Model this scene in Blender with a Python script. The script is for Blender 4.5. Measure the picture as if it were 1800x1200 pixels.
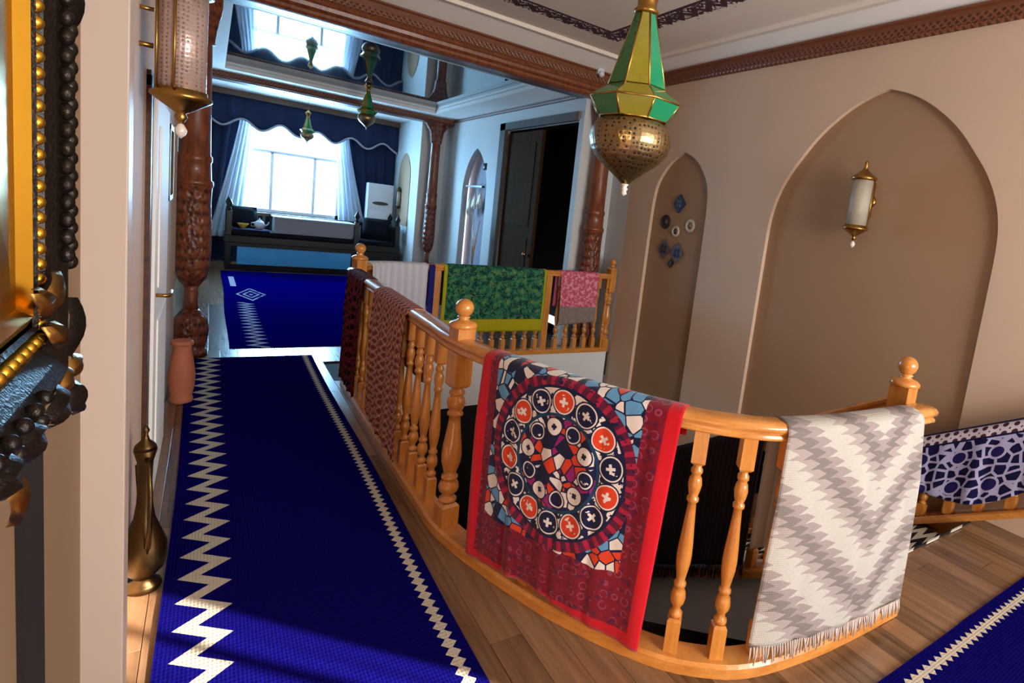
import bpy, bmesh, math, random
from mathutils import Vector, Matrix
from mathutils.geometry import tessellate_polygon
random.seed(7)
PI = math.pi
scene = bpy.context.scene
COL = scene.collection
for o in list(bpy.data.objects): bpy.data.objects.remove(o)

def lin(c):
    return c / 12.92 if c <= .04045 else ((c + .055) / 1.055) ** 2.4
def rgb(r, g, b): return (lin(r / 255), lin(g / 255), lin(b / 255), 1)

# ------------------------------------------------------------------ camera
cam_d = bpy.data.cameras.new('camera'); cam = bpy.data.objects.new('camera', cam_d); COL.objects.link(cam)
FPX, CX, CY, EYE = 992.12, 1089.7, 525.67, 1.55
pitch, roll, yaw = (math.radians(a) for a in (7.488, 7.266, 36.536))
Rz = Matrix(((math.cos(yaw), -math.sin(yaw), 0), (math.sin(yaw), math.cos(yaw), 0), (0, 0, 1)))
Bm = Matrix(((1, 0, 0), (0, 0, -1), (0, 1, 0)))
Rx = Matrix(((1, 0, 0), (0, math.cos(pitch), -math.sin(pitch)), (0, math.sin(pitch), math.cos(pitch))))
Rr = Matrix(((math.cos(roll), -math.sin(roll), 0), (math.sin(roll), math.cos(roll), 0), (0, 0, 1)))
Rc = Rr @ Rx @ Bm @ Rz
cam.matrix_world = Matrix(((Rc[0][0], -Rc[1][0], -Rc[2][0], 0), (Rc[0][1], -Rc[1][1], -Rc[2][1], 0),
                           (Rc[0][2], -Rc[1][2], -Rc[2][2], EYE), (0, 0, 0, 1)))
cam_d.sensor_width = 36; cam_d.lens = FPX / 1800 * 36
cam_d.shift_x = (900 - CX) / 1800; cam_d.shift_y = (CY - 600) / 1800
cam_d.clip_start = .02; cam_d.clip_end = 100
scene.camera = cam

# ------------------------------------------------------------------ world, sun, daylight
scene.view_settings.view_transform = 'Standard'; scene.view_settings.look = 'None'
scene.view_settings.gamma = 1; scene.view_settings.use_curve_mapping = False
scene.view_settings.exposure = 0.6
w = bpy.data.worlds.new('sky'); scene.world = w; w.use_nodes = True
bg = w.node_tree.nodes['Background']; bg.inputs[0].default_value = (.62, .8, 1, 1); bg.inputs[1].default_value = 1.6
sd = bpy.data.lights.new('sun', 'SUN'); sun = bpy.data.objects.new('sun', sd); COL.objects.link(sun)
sd.energy = 48; sd.angle = math.radians(.8); sd.color = (1, .88, .76)
sun_dir = Vector((-.707, .707, -.40)); sun.rotation_euler = sun_dir.to_track_quat('-Z', 'Y').to_euler()
def area(name, loc, aim, sx, sy, power, col):
    d = bpy.data.lights.new(name, 'AREA'); o = bpy.data.objects.new(name, d); COL.objects.link(o)
    d.shape = 'RECTANGLE'; d.size = sx; d.size_y = sy; d.energy = power; d.color = col
    o.location = loc; o.rotation_euler = Vector(aim).to_track_quat('-Z', 'Y').to_euler()
    return o
area('daylight_back_window', (2.55, -2.88, 1.65), (0, 1, 0), 2.7, 1.7, 230, (1, .94, .86))
area('daylight_far_window', (1.28, 12.75, 1.75), (0, -1, 0), 1.9, 1.75, 390, (.34, .68, 1))

# ------------------------------------------------------------------ node helpers
class S:
    def __init__(s, nb, sock): s.nb = nb; s.k = sock
    def op(s, name, *a): return s.nb.math(name, s, *a)
    def __add__(s, o): return s.op('ADD', o)
    __radd__ = __add__
    def __sub__(s, o): return s.op('SUBTRACT', o)
    def __rsub__(s, o): return s.nb.math('SUBTRACT', o, s)
    def __mul__(s, o): return s.op('MULTIPLY', o)
    __rmul__ = __mul__
    def __truediv__(s, o): return s.op('DIVIDE', o)
    def __lt__(s, o): return s.op('LESS_THAN', o)
    def __gt__(s, o): return s.op('GREATER_THAN', o)
    def fl(s): return s.op('FLOOR')
    def fr(s): return s.op('FRACT')
    def ab(s): return s.op('ABSOLUTE')
    def sin(s): return s.op('SINE')
    def sqrt(s): return s.op('SQRT')
    def mn(s, o): return s.op('MINIMUM', o)
    def mx(s, o): return s.op('MAXIMUM', o)
    def tri(s): return ((s.fr() - .5).ab()) * 2.0      # 1..0..1, period 1
class NB:
    def __init__(s, name):
        s.mat = bpy.data.materials.new(name); s.mat.use_nodes = True
        s.nt = s.mat.node_tree; s.b = s.nt.nodes['Principled BSDF']
    def new(s, t): return s.nt.nodes.new(t)
    def put(s, inp, v):
        if isinstance(v, S): s.nt.links.new(v.k, inp)
        elif v is not None:
            try: inp.default_value = v
            except Exception: s.nt.links.new(v, inp)
    def math(s, op, *a):
        n = s.new('ShaderNodeMath'); n.operation = op
        for i, v in enumerate(a): s.put(n.inputs[i], v)
        return S(s, n.outputs[0])
    def mix(s, f, c1, c2):
        n = s.new('ShaderNodeMix'); n.data_type = 'RGBA'
        s.put(n.inputs[0], f); s.put(n.inputs[6], c1); s.put(n.inputs[7], c2)
        return S(s, n.outputs[2])
    def coord(s, kind='Object', scale=None):
        t = s.new('ShaderNodeTexCoord'); k = t.outputs[kind]
        if scale:
            m = s.new('ShaderNodeMapping'); m.inputs['Scale'].default_value = scale
            s.nt.links.new(k, m.inputs[0]); k = m.outputs[0]
        return k
    def xyz(s, k):
        n = s.new('ShaderNodeSeparateXYZ'); s.nt.links.new(k, n.inputs[0])
        return [S(s, n.outputs[i]) for i in range(3)]
    def noise(s, k, scale, detail=3, rough=.5):
        n = s.new('ShaderNodeTexNoise'); s.nt.links.new(k, n.inputs['Vector'])
        n.inputs['Scale'].default_value = scale; n.inputs['Detail'].default_value = detail; n.inputs['Roughness'].default_value = rough
        return S(s, n.outputs[0])
    def voro(s, k, scale, feature='F1', out='Distance', rnd=1.0):
        n = s.new('ShaderNodeTexVoronoi'); n.feature = feature; s.nt.links.new(k, n.inputs['Vector'])
        n.inputs['Scale'].default_value = scale; n.inputs['Randomness'].default_value = rnd
        return S(s, n.outputs[out])
    def ramp(s, f, stops):
        n = s.new('ShaderNodeValToRGB'); s.put(n.inputs[0], f); e = n.color_ramp.elements
        while len(e) < len(stops): e.new(.5)
        for i, (p, c) in enumerate(stops): e[i].position = p; e[i].color = c
        return S(s, n.outputs[0])
    def bump(s, h, strength=.3, dist=.01):
        n = s.new('ShaderNodeBump'); n.inputs['Strength'].default_value = strength; n.inputs['Distance'].default_value = dist
        s.put(n.inputs['Height'], h); s.nt.links.new(n.outputs[0], s.b.inputs['Normal'])
    def set(s, col=None, rough=None, metal=None, spec=None, **kw):
        if col is not None: s.put(s.b.inputs['Base Color'], col)
        if rough is not None: s.put(s.b.inputs['Roughness'], rough)
        if metal is not None: s.put(s.b.inputs['Metallic'], metal)
        if spec is not None: s.put(s.b.inputs['Specular IOR Level'], spec)
        for k, v in kw.items(): s.put(s.b.inputs[k.replace('_', ' ')], v)
        return s.mat

def plain(name, c, rough=.6, metal=0, var=.12, scale=6, bump=0, spec=.4, **kw):
    n = NB(name); k = n.coord('Object'); f = n.noise(k, scale, 4)
    c1 = tuple(x * (1 - var) for x in c[:3]) + (1,); c2 = tuple(min(1, x * (1 + var)) for x in c[:3]) + (1,)
    col = n.mix(f, c1, c2)
    if bump: n.bump(n.noise(k, scale * 12, 3), bump, .004)
    return n.set(col, rough, metal, spec, **kw)

def wood(name, c1, c2, scale=(30, 30, 2.2), rough=.35, coat=0, bump=.08, spec=.5):
    n = NB(name); k = n.coord('Object', scale); f = n.noise(k, 1.0, 6, .62)
    g = n.noise(n.coord('Object', tuple(a * 5 for a in scale)), 1.0, 3)
    col = n.ramp(f * .8 + g * .2, [(.3, c1), (.72, c2)])
    n.bump(g, bump, .003)
    return n.set(col, rough, 0, spec, Coat_Weight=coat, Coat_Roughness=.12)

# ------------------------------------------------------------------ mesh helpers
def mesh(name, verts, faces, mat=None, parent=None, smooth=False, uvs=None):
    me = bpy.data.meshes.new(name); me.from_pydata([tuple(v) for v in verts], [], faces); me.update()
    if uvs is not None:
        l = me.uv_layers.new(name='UVMap')
        for poly in me.polygons:
            for li, vi in zip(poly.loop_indices, poly.vertices): l.data[li].uv = uvs[vi]
    if smooth:
        for p in me.polygons: p.use_smooth = True
    return link(name, me, mat, parent)
def link(name, me, mat=None, parent=None):
    o = bpy.data.objects.new(name, me); COL.objects.link(o)
    if mat is not None and not me.materials: me.materials.append(mat)
    if parent is not None: o.parent = parent
    return o
class MB:
    """collects shapes of ONE part"""
    def __init__(s): s.v = []; s.f = []; s.sm = []
    def add(s, v, f, smooth=False):
        o = len(s.v); s.v += [tuple(p) for p in v]; s.f += [tuple(i + o for i in q) for q in f]; s.sm += [smooth] * len(f); return s
    def box(s, x0, x1, y0, y1, z0, z1, bev=0):
        if bev <= 0:
            v = [(x, y, z) for x in (x0, x1) for y in (y0, y1) for z in (z0, z1)]
            return s.add(v, [(0, 1, 3, 2), (4, 6, 7, 5), (0, 4, 5, 1), (2, 3, 7, 6), (0, 2, 6, 4), (1, 5, 7, 3)])
        bm = bmesh.new(); bmesh.ops.create_cube(bm, size=1)
        for q in bm.verts: q.co = Vector(((x0 + x1) / 2 + q.co.x * (x1 - x0), (y0 + y1) / 2 + q.co.y * (y1 - y0), (z0 + z1) / 2 + q.co.z * (z1 - z0)))
        bmesh.ops.bevel(bm, geom=bm.edges[:], offset=bev, segments=2, affect='EDGES', profile=.6)
        bm.verts.index_update(); s.add([q.co[:] for q in bm.verts], [[a.index for a in f.verts] for f in bm.faces]); bm.free(); return s
    def lathe(s, prof, cx=0, cy=0, n=16, smooth=True, rot=0, M=None):
        v = []; f = []
        for r, z in prof:
            for i in range(n):
                a = rot + 2 * PI * i / n; v.append((cx + r * math.cos(a), cy + r * math.sin(a), z))
        for k in range(len(prof) - 1):
            for i in range(n):
                j = (i + 1) % n; f.append((k * n + i, k * n + j, (k + 1) * n + j, (k + 1) * n + i))
        f.append(tuple(range(n))[::-1]); f.append(tuple((len(prof) - 1) * n + i for i in range(n)))
        if M: v = [tuple(M @ Vector(p)) for p in v]
        return s.add(v, f, smooth)
    def tube(s, pts, r, n=8, smooth=True, closed=False):
        pts = [Vector(p) for p in pts]; v = []; f = []; m = len(pts)
        up = Vector((0, 0, 1))
        for i, p in enumerate(pts):
            a = pts[(i - 1) % m] if (closed or i) else p; b = pts[(i + 1) % m] if (closed or i < m - 1) else p
            t = (b - a).normalized(); u = up if abs(t.z) < .9 else Vector((1, 0, 0))
            x = t.cross(u).normalized(); y = x.cross(t)
            rr = r[i] if isinstance(r, (list, tuple)) else r
            for k in range(n):
                q = 2 * PI * k / n; v.append(p + x * rr * math.cos(q) + y * rr * math.sin(q))
        for i in range(m if closed else m - 1):
            for k in range(n):
                l = (k + 1) % n; i2 = (i + 1) % m; f.append((i * n + k, i2 * n + k, i2 * n + l, i * n + l))
        if not closed:
            f.append(tuple(range(n))); f.append(tuple((m - 1) * n + k for k in range(n))[::-1])
        return s.add(v, f, smooth)
    def sweep(s, pts, prof, zs=None, smooth=True):
        """prof: closed list of (side offset, z); pts: list of (x, y[, z])"""
        n = len(prof); v = []; f = []; m = len(pts)
        for i in range(m):
            a = Vector(pts[max(0, i - 1)][:2]); b = Vector(pts[min(m - 1, i + 1)][:2]); t = (b - a).normalized(); nr = Vector((-t.y, t.x))
            z0 = pts[i][2] if len(pts[i]) > 2 else 0
            for (d, z) in prof: v.append((pts[i][0] + nr.x * d, pts[i][1] + nr.y * d, z + z0))
        for i in range(m - 1):
            for k in range(n):
                l = (k + 1) % n; f.append((i * n + k, (i + 1) * n + k, (i + 1) * n + l, i * n + l))
        f.append(tuple(range(n))[::-1]); f.append(tuple((m - 1) * n + k for k in range(n)))
        return s.add(v, f, smooth)
    def ball(s, c, r, n=12, sz=1):
        return s.lathe([(max(1e-4, r * math.sin(PI * k / 8)), c[2] - sz * r * math.cos(PI * k / 8)) for k in range(9)], c[0], c[1], n)
    def prism(s, poly, z0, z1, holes=()):
        """polygon in XY with holes, extruded in z"""
        loops = [list(poly)] + [list(h) for h in holes]
        tri = tessellate_polygon([[Vector((x, y, 0)) for x, y in L] for L in loops])
        flat = [p for L in loops for p in L]; N = len(flat)
        v = [(x, y, z1) for x, y in flat] + [(x, y, z0) for x, y in flat]
        f = []
        for t in tri:
            a, b, c = (flat[i] for i in t)
            if (b[0] - a[0]) * (c[1] - a[1]) - (b[1] - a[1]) * (c[0] - a[0]) < 0: t = (t[0], t[2], t[1])
            f.append(tuple(t)); f.append((t[2] + N, t[1] + N, t[0] + N))
        o = 0
        for L in loops:
            n = len(L)
            for i in range(n): f.append((o + i, o + (i + 1) % n, o + (i + 1) % n + N, o + i + N))
            o += n
        return s.add(v, f)
    def xf(s, M): s.v = [tuple(M @ Vector(p)) for p in s.v]; return s
    def me(s, name, mat=None):
        me = bpy.data.meshes.new(name); me.from_pydata(s.v, [], s.f); me.update()
        for p, q in zip(me.polygons, s.sm): p.use_smooth = q
        bm = bmesh.new(); bm.from_mesh(me); bmesh.ops.recalc_face_normals(bm, faces=bm.faces); bm.to_mesh(me); bm.free()
        if mat: me.materials.append(mat)
        return me
    def build(s, name, mat=None, parent=None): return link(name, s.me(name, mat), mat, parent)

def tag(o, label=None, cat=None, group=None, kind=None):
    if label: o['label'] = label
    if cat: o['category'] = cat
    if group: o['group'] = group
    if kind: o['kind'] = kind
    return o
def empty(name, loc=(0, 0, 0), rz=0):
    o = bpy.data.objects.new(name, None); COL.objects.link(o); o.location = loc; o.rotation_euler = (0, 0, rz); o.empty_display_size = .1
    return o
def thing(name, label, cat, loc=(0, 0, 0), rz=0, group=None):
    return tag(empty(name, loc, rz), label, cat, group)
def struct(o): o['kind'] = 'structure'; return o

# ------------------------------------------------------------------ materials
M = {}
M['wall'] = plain('wall_paint_beige', rgb(210, 181, 157), .75, var=.05, scale=2, bump=.05)
M['wall_far'] = plain('wall_paint_offwhite', rgb(205, 205, 205), .6, var=.04, scale=2, bump=.04)
M['niche'] = plain('niche_paint_taupe', rgb(166, 132, 102), .8, var=.05, scale=2, bump=.05)
M['white'] = plain('white_plaster', rgb(244, 238, 232), .6, var=.03, scale=3)
M['tan'] = plain('wall_paint_tan', rgb(142, 114, 86), .75, var=.05, scale=2)
M['casing'] = plain('casing_white_paint', rgb(196, 174, 158), .45, var=.03, scale=3)
M['ceil'] = plain('ceiling_greige', rgb(234, 222, 208), .8, var=.05, scale=1.5)
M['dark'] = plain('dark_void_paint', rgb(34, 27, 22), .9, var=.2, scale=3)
M['slab'] = plain('stairwell_white', rgb(222, 222, 222), .6, var=.04, scale=3)
M['flank'] = plain('stair_flank_grey', rgb(232, 232, 236), .7, var=.05, scale=3)
M['oak'] = wood('honey_oak', rgb(176, 104, 36), rgb(222, 150, 72), (26, 26, 2.5), .28, .4)
M['oak_rail'] = wood('honey_oak_rail', rgb(186, 112, 42), rgb(226, 156, 80), (8, 8, 30), .25, .5)
M['tread'] = wood('stair_tread_wood', rgb(110, 70, 40), rgb(150, 100, 60), (3, 30, 30), .35)
M['carved'] = wood('carved_walnut', rgb(78, 34, 17), rgb(158, 84, 46), (30, 30, 6), .42, .2, .2)
M['walnut_dark'] = wood('dark_walnut', rgb(52, 26, 16), rgb(92, 50, 30), (4, 30, 30), .4)  # dark brown walnut of the beams and door surround
M['brass'] = plain('antique_brass', rgb(172, 132, 70), .3, 1, var=.25, scale=9)
M['brass_dark'] = plain('dark_brass', rgb(92, 70, 42), .38, 1, var=.35, scale=12)
M['gold'] = plain('gilt_gold', rgb(214, 164, 52), .3, .95, var=.25, scale=5)
M['matte_black'] = plain('dark_strip', rgb(28, 18, 12), .8)
M['black_gilt'] = plain('blackened_gilt', rgb(40, 32, 26), .34, .6, var=.5, scale=14, bump=.4)
M['glass_clear'] = plain('milky_glass', rgb(178, 168, 152), .18, 0, var=.1, scale=30, bump=.5)
M['terracotta'] = plain('terracotta', rgb(190, 112, 82), .7, var=.1, scale=8, bump=.1)
M['black'] = plain('black_lacquer', rgb(16, 14, 15), .3, var=.4, scale=10)
M['navy'] = plain('navy_drape', rgb(8, 26, 60), .85, var=.3, scale=8)
M['trim_grey'] = plain('grey_braid', rgb(150, 146, 156), .8, var=.1, scale=20)
M['white_plastic'] = plain('white_plastic', rgb(214, 218, 226), .35, var=.02)
M['pvc'] = plain('window_frame_white', rgb(225, 232, 240), .3, var=.02)
M['tablecloth'] = plain('grey_tablecloth', rgb(150, 146, 150), .9, var=.12, scale=40)
M['blue_reflection'] = plain('blue_floor_reflection', rgb(84, 186, 255), .25, var=.12, scale=4)  # bright floor reflection below the divan, put into the colour
M['crystal'] = plain('crystal_bead', rgb(235, 222, 210), .08, 0, var=.05, spec=.9)
M['yellow'] = plain('yellow_ceramic', rgb(210, 180, 60), .3)
M['doorleaf'] = wood('brown_door', rgb(58, 38, 20), rgb(78, 54, 32), (20, 20, 2), .85, 0, .05, .05)

def glass(name, c, tr=.55):
    n = NB(name); k = n.coord('Object'); f = n.noise(k, 14, 3)
    col = n.mix(f, tuple(x * .7 for x in c[:3]) + (1,), c)
    n.set(col, .12, 0, .8)
    n.put(n.b.inputs['Transmission Weight'], tr); n.bump(f, .15, .004)
    return n.mat
M['glass_green'] = glass('green_glass', rgb(62, 146, 66), .35); M['glass_yellow'] = glass('yellow_glass', rgb(186, 172, 56), .35); M['glass_teal'] = glass('teal_glass', rgb(36, 170, 116), .25)

def m_pane():
    n = NB('window_glass'); nt = n.nt; t = n.new('ShaderNodeBsdfTransparent'); t.inputs[0].default_value = (.95, .98, 1, 1)
    mx = n.new('ShaderNodeMixShader'); mx.inputs[0].default_value = .08
    n.set((.8, .9, 1, 1), .05); nt.links.new(t.outputs[0], mx.inputs[1]); nt.links.new(n.b.outputs[0], mx.inputs[2])
    nt.links.new(mx.outputs[0], nt.nodes['Material Output'].inputs[0]); return n.mat
M['pane'] = m_pane()
def m_sheer(name, c, alpha):
    n = NB(name); k = n.coord('Object', (14, 14, .4)); f = n.noise(k, 1.0, 3)
    n.set(n.mix(f, tuple(x * .8 for x in c[:3]) + (1,), c), .9)
    tl = n.new('ShaderNodeBsdfTranslucent'); tl.inputs[0].default_value = c
    tr = n.new('ShaderNodeBsdfTransparent'); a = n.new('ShaderNodeMixShader'); b = n.new('ShaderNodeMixShader')
    a.inputs[0].default_value = .5; b.inputs[0].default_value = alpha
    L = n.nt.links; L.new(n.b.outputs[0], a.inputs[1]); L.new(tl.outputs[0], a.inputs[2]); L.new(tr.outputs[0], b.inputs[1]); L.new(a.outputs[0], b.inputs[2])
    L.new(b.outputs[0], n.nt.nodes['Material Output'].inputs[0]); return n.mat
M['sheer'] = m_sheer('white_sheer', (.85, .9, .97, 1), .72)

def m_carve(name, sx, sz):          # carved interlace relief on beams, uv in metres
    n = NB(name); u, v, _ = n.xyz(n.coord('UV'))
    a = ((u * sx + v * sz).fr() - .5).ab() * 2; b = ((u * sx - v * sz).fr() - .5).ab() * 2
    f = n.noise(n.coord('Object', (6, 6, 30)), 1.0, 4); h = (a.mx(b) * (v < .085) + (v > .085) * .72)
    col = n.ramp(h * .75 + f * .25, [(.35, rgb(62, 28, 16)), (.85, rgb(140, 78, 48))])
    n.bump(h, .6, .008); return n.set(col, .42, 0, .5)
M['carve_beam'] = m_carve('carved_interlace', 20, 20)
def m_carve_col():
    n = NB('carved_column_wood'); k = n.coord('Object')
    x, y, z = n.xyz(k); an = n.math('ARCTAN2', y, x)
    h = ((an * 6.0 / PI + (z * 9.0).fr().ab() * 0).sin() * ((z * 34.0).sin())).ab()
    g = n.voro(n.coord('Object', (1, 1, .7)), 34)
    f = n.noise(n.coord('Object', (30, 30, 6)), 1.0, 4)
    col = n.ramp(h * .35 + g * .7 + f * .25, [(.2, rgb(40, 16, 8)), (.85, rgb(132, 68, 40))])
    n.bump(h + g, .7, .015); return n.set(col, .4, 0, .5)
M['carve_col'] = m_carve_col()

def m_floor(name, c1, c2, rough):
    n = NB(name); oi = n.new('ShaderNodeObjectInfo'); r = S(n, oi.outputs['Random'])
    k = n.coord('Object', (26, 1.6, 1))
    add = n.new('ShaderNodeVectorMath'); add.operation = 'ADD'
    n.nt.links.new(k, add.inputs[0]); cb = n.new('ShaderNodeCombineXYZ'); n.put(cb.inputs[0], r * 50.0); n.put(cb.inputs[1], r * 31.0)
    n.nt.links.new(cb.outputs[0], add.inputs[1])
    f = n.noise(add.outputs[0], 1.0, 6, .65)
    col = n.ramp(f * .75 + r * .32, [(.25, c1), (.8, c2)])
    n.bump(f, .06, .003); return n.set(col, rough, 0, .5)
M['plank'] = m_floor('laminate_plank', rgb(76, 54, 36), rgb(152, 114, 82), .24)
M['sub'] = plain('floor_joint', rgb(52, 38, 28), .8)

def m_ceiling_gloss():
    n = NB('glossy_stretch_ceiling'); return n.set((.012, .02, .028, 1), .035, 0, 1.0, IOR=2.1)
M['gloss'] = m_ceiling_gloss()

BLUE = rgb(16, 12, 96); CREAM = rgb(184, 172, 154)
def weave(n, u, v, su, sv):
    return ((u * su).fr() - .5).ab() + ((v * sv).fr() - .5).ab()
def m_runner():
    n = NB('blue_runner'); u, v, _ = n.xyz(n.coord('UV'))            # metres: u across, v along
    t = (v * 6.54).tri()                                              # zigzag
    d = (u - .125 - (t - .5) * .1).ab(); z1 = d < .036
    t2 = (v * 21.0).tri(); d2 = (u - .835 + 0.0).ab() - t2 * .022; z2 = d2 < .006
    f = n.noise(n.coord('UV'), 60, 3); w_ = weave(n, u, v, 90, 60)
    base = n.mix(f, rgb(8, 6, 66), BLUE)
    col = n.mix(z1.mx(z2), base, CREAM)
    n.bump(w_ + f * .5, .5, .004); return n.set(col, .95, 0, .0)
M['runner'] = m_runner()
def m_runner_far():
    n = NB('blue_far_rug'); u, v, _ = n.xyz(n.coord('UV'))
    t = (v * 6.5).tri(); z1 = ((u - .22 - (t - .5) * .12).ab() < .035) * (v < 2.25)
    dm = ((u - .3).ab() * 1.0 + (v - 2.85).ab() * .35)
    z2 = (((dm * 14.0).fr() < .4) * (dm < .2)) * (n.noise(n.coord('UV'), 14, 2) > .42)
    z3 = ((u - .12).ab() < .035) * (v > 3.5) * (v < 4.4)
    f = n.noise(n.coord('UV'), 50, 3)
    col = n.mix(z1.mx(z2).mx(z3), n.mix(f, rgb(2, 2, 90), rgb(6, 6, 125)), rgb(190, 190, 215))
    n.bump(f, .4, .004); return n.set(col, .95, 0, .0)
M['runner_far'] = m_runner_far()

def m_suzani():
    n = NB('suzani_embroidery'); u, v, _ = n.xyz(n.coord('UV'))       # metres; v 0 at rail top, grows down; u 0..W
    uv = n.coord('UV')
    RED, CRIM, PLUM = rgb(192, 4, 26), rgb(126, 4, 36), rgb(92, 12, 54)
    NAVY, WHITE, SKY, ORNG = rgb(16, 18, 62), rgb(236, 226, 222), rgb(98, 158, 206), rgb(222, 66, 28)
    du = u - .452; dv = v - .36
    r = (du * du + dv * dv).sqrt() * 1.11; an = n.math('ARCTAN2', dv, du) / (2 * PI)
    jit = n.noise(uv, 30, 3); cell = n.voro(uv, 21, 'F1', 'Color'); 
    sp = n.new('ShaderNodeSeparateColor'); n.nt.links.new(cell.k, sp.inputs[0]); c0 = S(n, sp.outputs[0]); c1 = S(n, sp.outputs[1])
    edge = n.voro(uv, 21, 'DISTANCE_TO_EDGE')
    # field outside the medallion: pale blue with white and navy leaves
    field = n.mix(c0 > .5, SKY, WHITE); field = n.mix(c1 > .8, field, NAVY); field = n.mix((c0 < .12), field, ORNG)
    field = n.mix(edge < .05, field, NAVY)
    # ring band
    ring = n.mix(((an * 46.0).fr() - .5).ab() > .28, PLUM, rgb(170, 22, 62)); ring = n.mix(jit > .6, ring, NAVY)
    def rosettes(col, rad, cnt, size, phase, alt):
        q = an * float(cnt) + phase; cellid = q.fl(); a = (q.fr() - .5) * (2 * PI / cnt) * rad
        dd = (a * a + (r - rad) * (r - rad)).sqrt()
        par = (cellid * .5).fr() > .25
        c = n.mix(par, alt[0], alt[1])
        c = n.mix((jit > .62) * (dd < size * .8), c, n.mix(par, alt[1], alt[0]) if alt[1] == WHITE else WHITE)
        c = n.mix(((a.ab() < .006).mx((r - rad).ab() < .006)) * (dd < size * .45), c, NAVY if alt[1] == WHITE else WHITE)
        col = n.mix(dd < size + .012, col, NAVY); col = n.mix(dd < size + .006, col, WHITE)
        return n.mix(dd < size, col, c)
    med = n.mix((jit > .5), WHITE, NAVY)
    med = rosettes(med, .265, 14, .046, .0, (ORNG, NAVY))
    inn = n.mix(c0 > .5, n.mix(c1 > .5, NAVY, rgb(150, 20, 110)), n.mix(c1 > .5, WHITE, ORNG)); inn = n.mix(edge < .05, inn, NAVY)
    inn = rosettes(inn, .155, 10, .03, .3, (NAVY, WHITE))
    med = n.mix(r < .205, med, inn)
    med = n.mix(((r - .207).ab() < .007), med, rgb(20, 60, 90))
    med = n.mix(r > .325, med, ring)
    med = n.mix(((r - .325).ab() < .006), med, NAVY)
    col = n.mix(r > .375, med, field)
    bl = .088 + jit * 0
    inside = (u > .095) * (u < .775) * (v < .71 + (u * 40.0).sin() * .006 - u * .03)
    bcol = n.mix(n.voro(uv, 34, 'F1') < .32, CRIM, PLUM)
    bcol = n.mix(((n.voro(uv, 22, 'F1', rnd=.4) - .33).ab() < .05) * (jit > .45), bcol, rgb(142, 58, 88))
    col = n.mix(inside, bcol, col)
    rim = (u < .05).mx(u > .85).mx(v > .885)
    col = n.mix(rim, col, RED)
    n.bump(jit, .35, .006); return n.set(col, .85, 0, .2, Sheen_Weight=.2)
M['suzani'] = m_suzani()

def m_kilim(name, cols, su=1.0):
    """stepped grey and white chevron kilim, uv metres"""
    n = NB(name); u, v, _ = n.xyz(n.coord('UV'))
    q = (u - .47).ab(); rows = (v * 25.0).fl() / 25.0; t = (v * 25.0).fr(); w3 = 1.0 - ((t - .5).ab() * 2)
    ph = (q * 1.05 + rows * 1.0 + w3 * .045) * 3.3
    lev = (ph.fr() * 5.0).fl() / 5.0 + .05
    f = n.noise(n.coord('UV'), 90, 2)
    st = [(0, cols[0]), (.2, cols[1]), (.4, cols[2]), (.6, cols[3]), (.8, cols[4])]
    c = n.ramp(lev, st)
    for nd in n.nt.nodes:
        if nd.type == 'VALTORGB': nd.color_ramp.interpolation = 'CONSTANT'
    c = n.mix(f * .25, c, rgb(120, 110, 108))
    n.bump(weave(n, u, v, 150, 120) + f, .4, .003); return n.set(c, .9, 0, .15)
M['kilim'] = m_kilim('grey_kilim', (rgb(188, 183, 175), rgb(188, 182, 174), rgb(154, 141, 138), rgb(124, 115, 112), rgb(164, 151, 147)))
def m_ikat(name, c1, c2, sc=1.0, c3=None):
    n = NB(name); u, v, _ = n.xyz(n.coord('UV')); j = n.noise(n.coord('UV', (60, 6, 1)), 1.0, 3)
    a = (((u * 9.0 * sc + (v * 4.0 * sc).tri() * 1.4 + j * .5).fr() - .5).ab() * 2)
    b = (((u * 9.0 * sc - (v * 4.0 * sc).tri() * 1.4).fr() - .5).ab() * 2)
    c = n.mix(a.mx(b) > .66, c1, c2); c = n.mix((a.mn(b) > .72), c, c3 or tuple(min(1, q * 1.3) for q in c2[:3]) + (1,))
    n.bump(j, .4, .004); return n.set(c, .9, 0, .15)
M['ikat'] = m_ikat('ikat_rose', rgb(124, 66, 62), rgb(184, 126, 110), 1.7); M['redrug'] = m_ikat('dark_red_rug', rgb(34, 12, 20), rgb(110, 34, 44), 1.2)
def m_star():
    n = NB('star_lattice_cloth'); uv = n.coord('UV'); u, v, _ = n.xyz(uv)
    e = n.voro(uv, 16, 'DISTANCE_TO_EDGE', rnd=.6); bign = n.voro(uv, 5.0, 'F1', rnd=.15)
    NV, PL = rgb(16, 14, 62), rgb(176, 170, 206)
    c = n.mix(e < .11, NV, PL); c = n.mix(bign < .2, c, rgb(30, 22, 86)); c = n.mix(((bign - .23).ab() < .03), c, PL)
    fl_ = n.voro(uv, 20, 'F1', rnd=.1)
    b = n.mix(fl_ < .3, rgb(206, 194, 206), rgb(70, 40, 44)); b = n.mix(fl_ > .62, b, rgb(60, 46, 84))
    b = n.mix(v < .035, b, rgb(44, 32, 66)); b = n.mix((v > .105) * (v < .118), b, NV)
    c = n.mix(v < .118, c, b); n.bump(e, .2, .003); return n.set(c, .85, 0, .2)
M['star'] = m_star()
def m_stripe(name, c1, c2, k, c3=None, lim=None):
    n = NB(name); u, v, _ = n.xyz(n.coord('UV')); f = n.noise(n.coord('UV', (80, 4, 1)), 1.0, 2)
    c = n.mix(((u * k).tri() * .7 + f * .5), c1, c2)
    if c3: c = n.mix(u > lim, c, c3)
    n.bump(f, .3, .004); return n.set(c, .9, 0, .15)
M['whitecloth'] = m_stripe('white_striped_cloth', rgb(188, 186, 200), rgb(214, 214, 222), 14)
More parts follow.
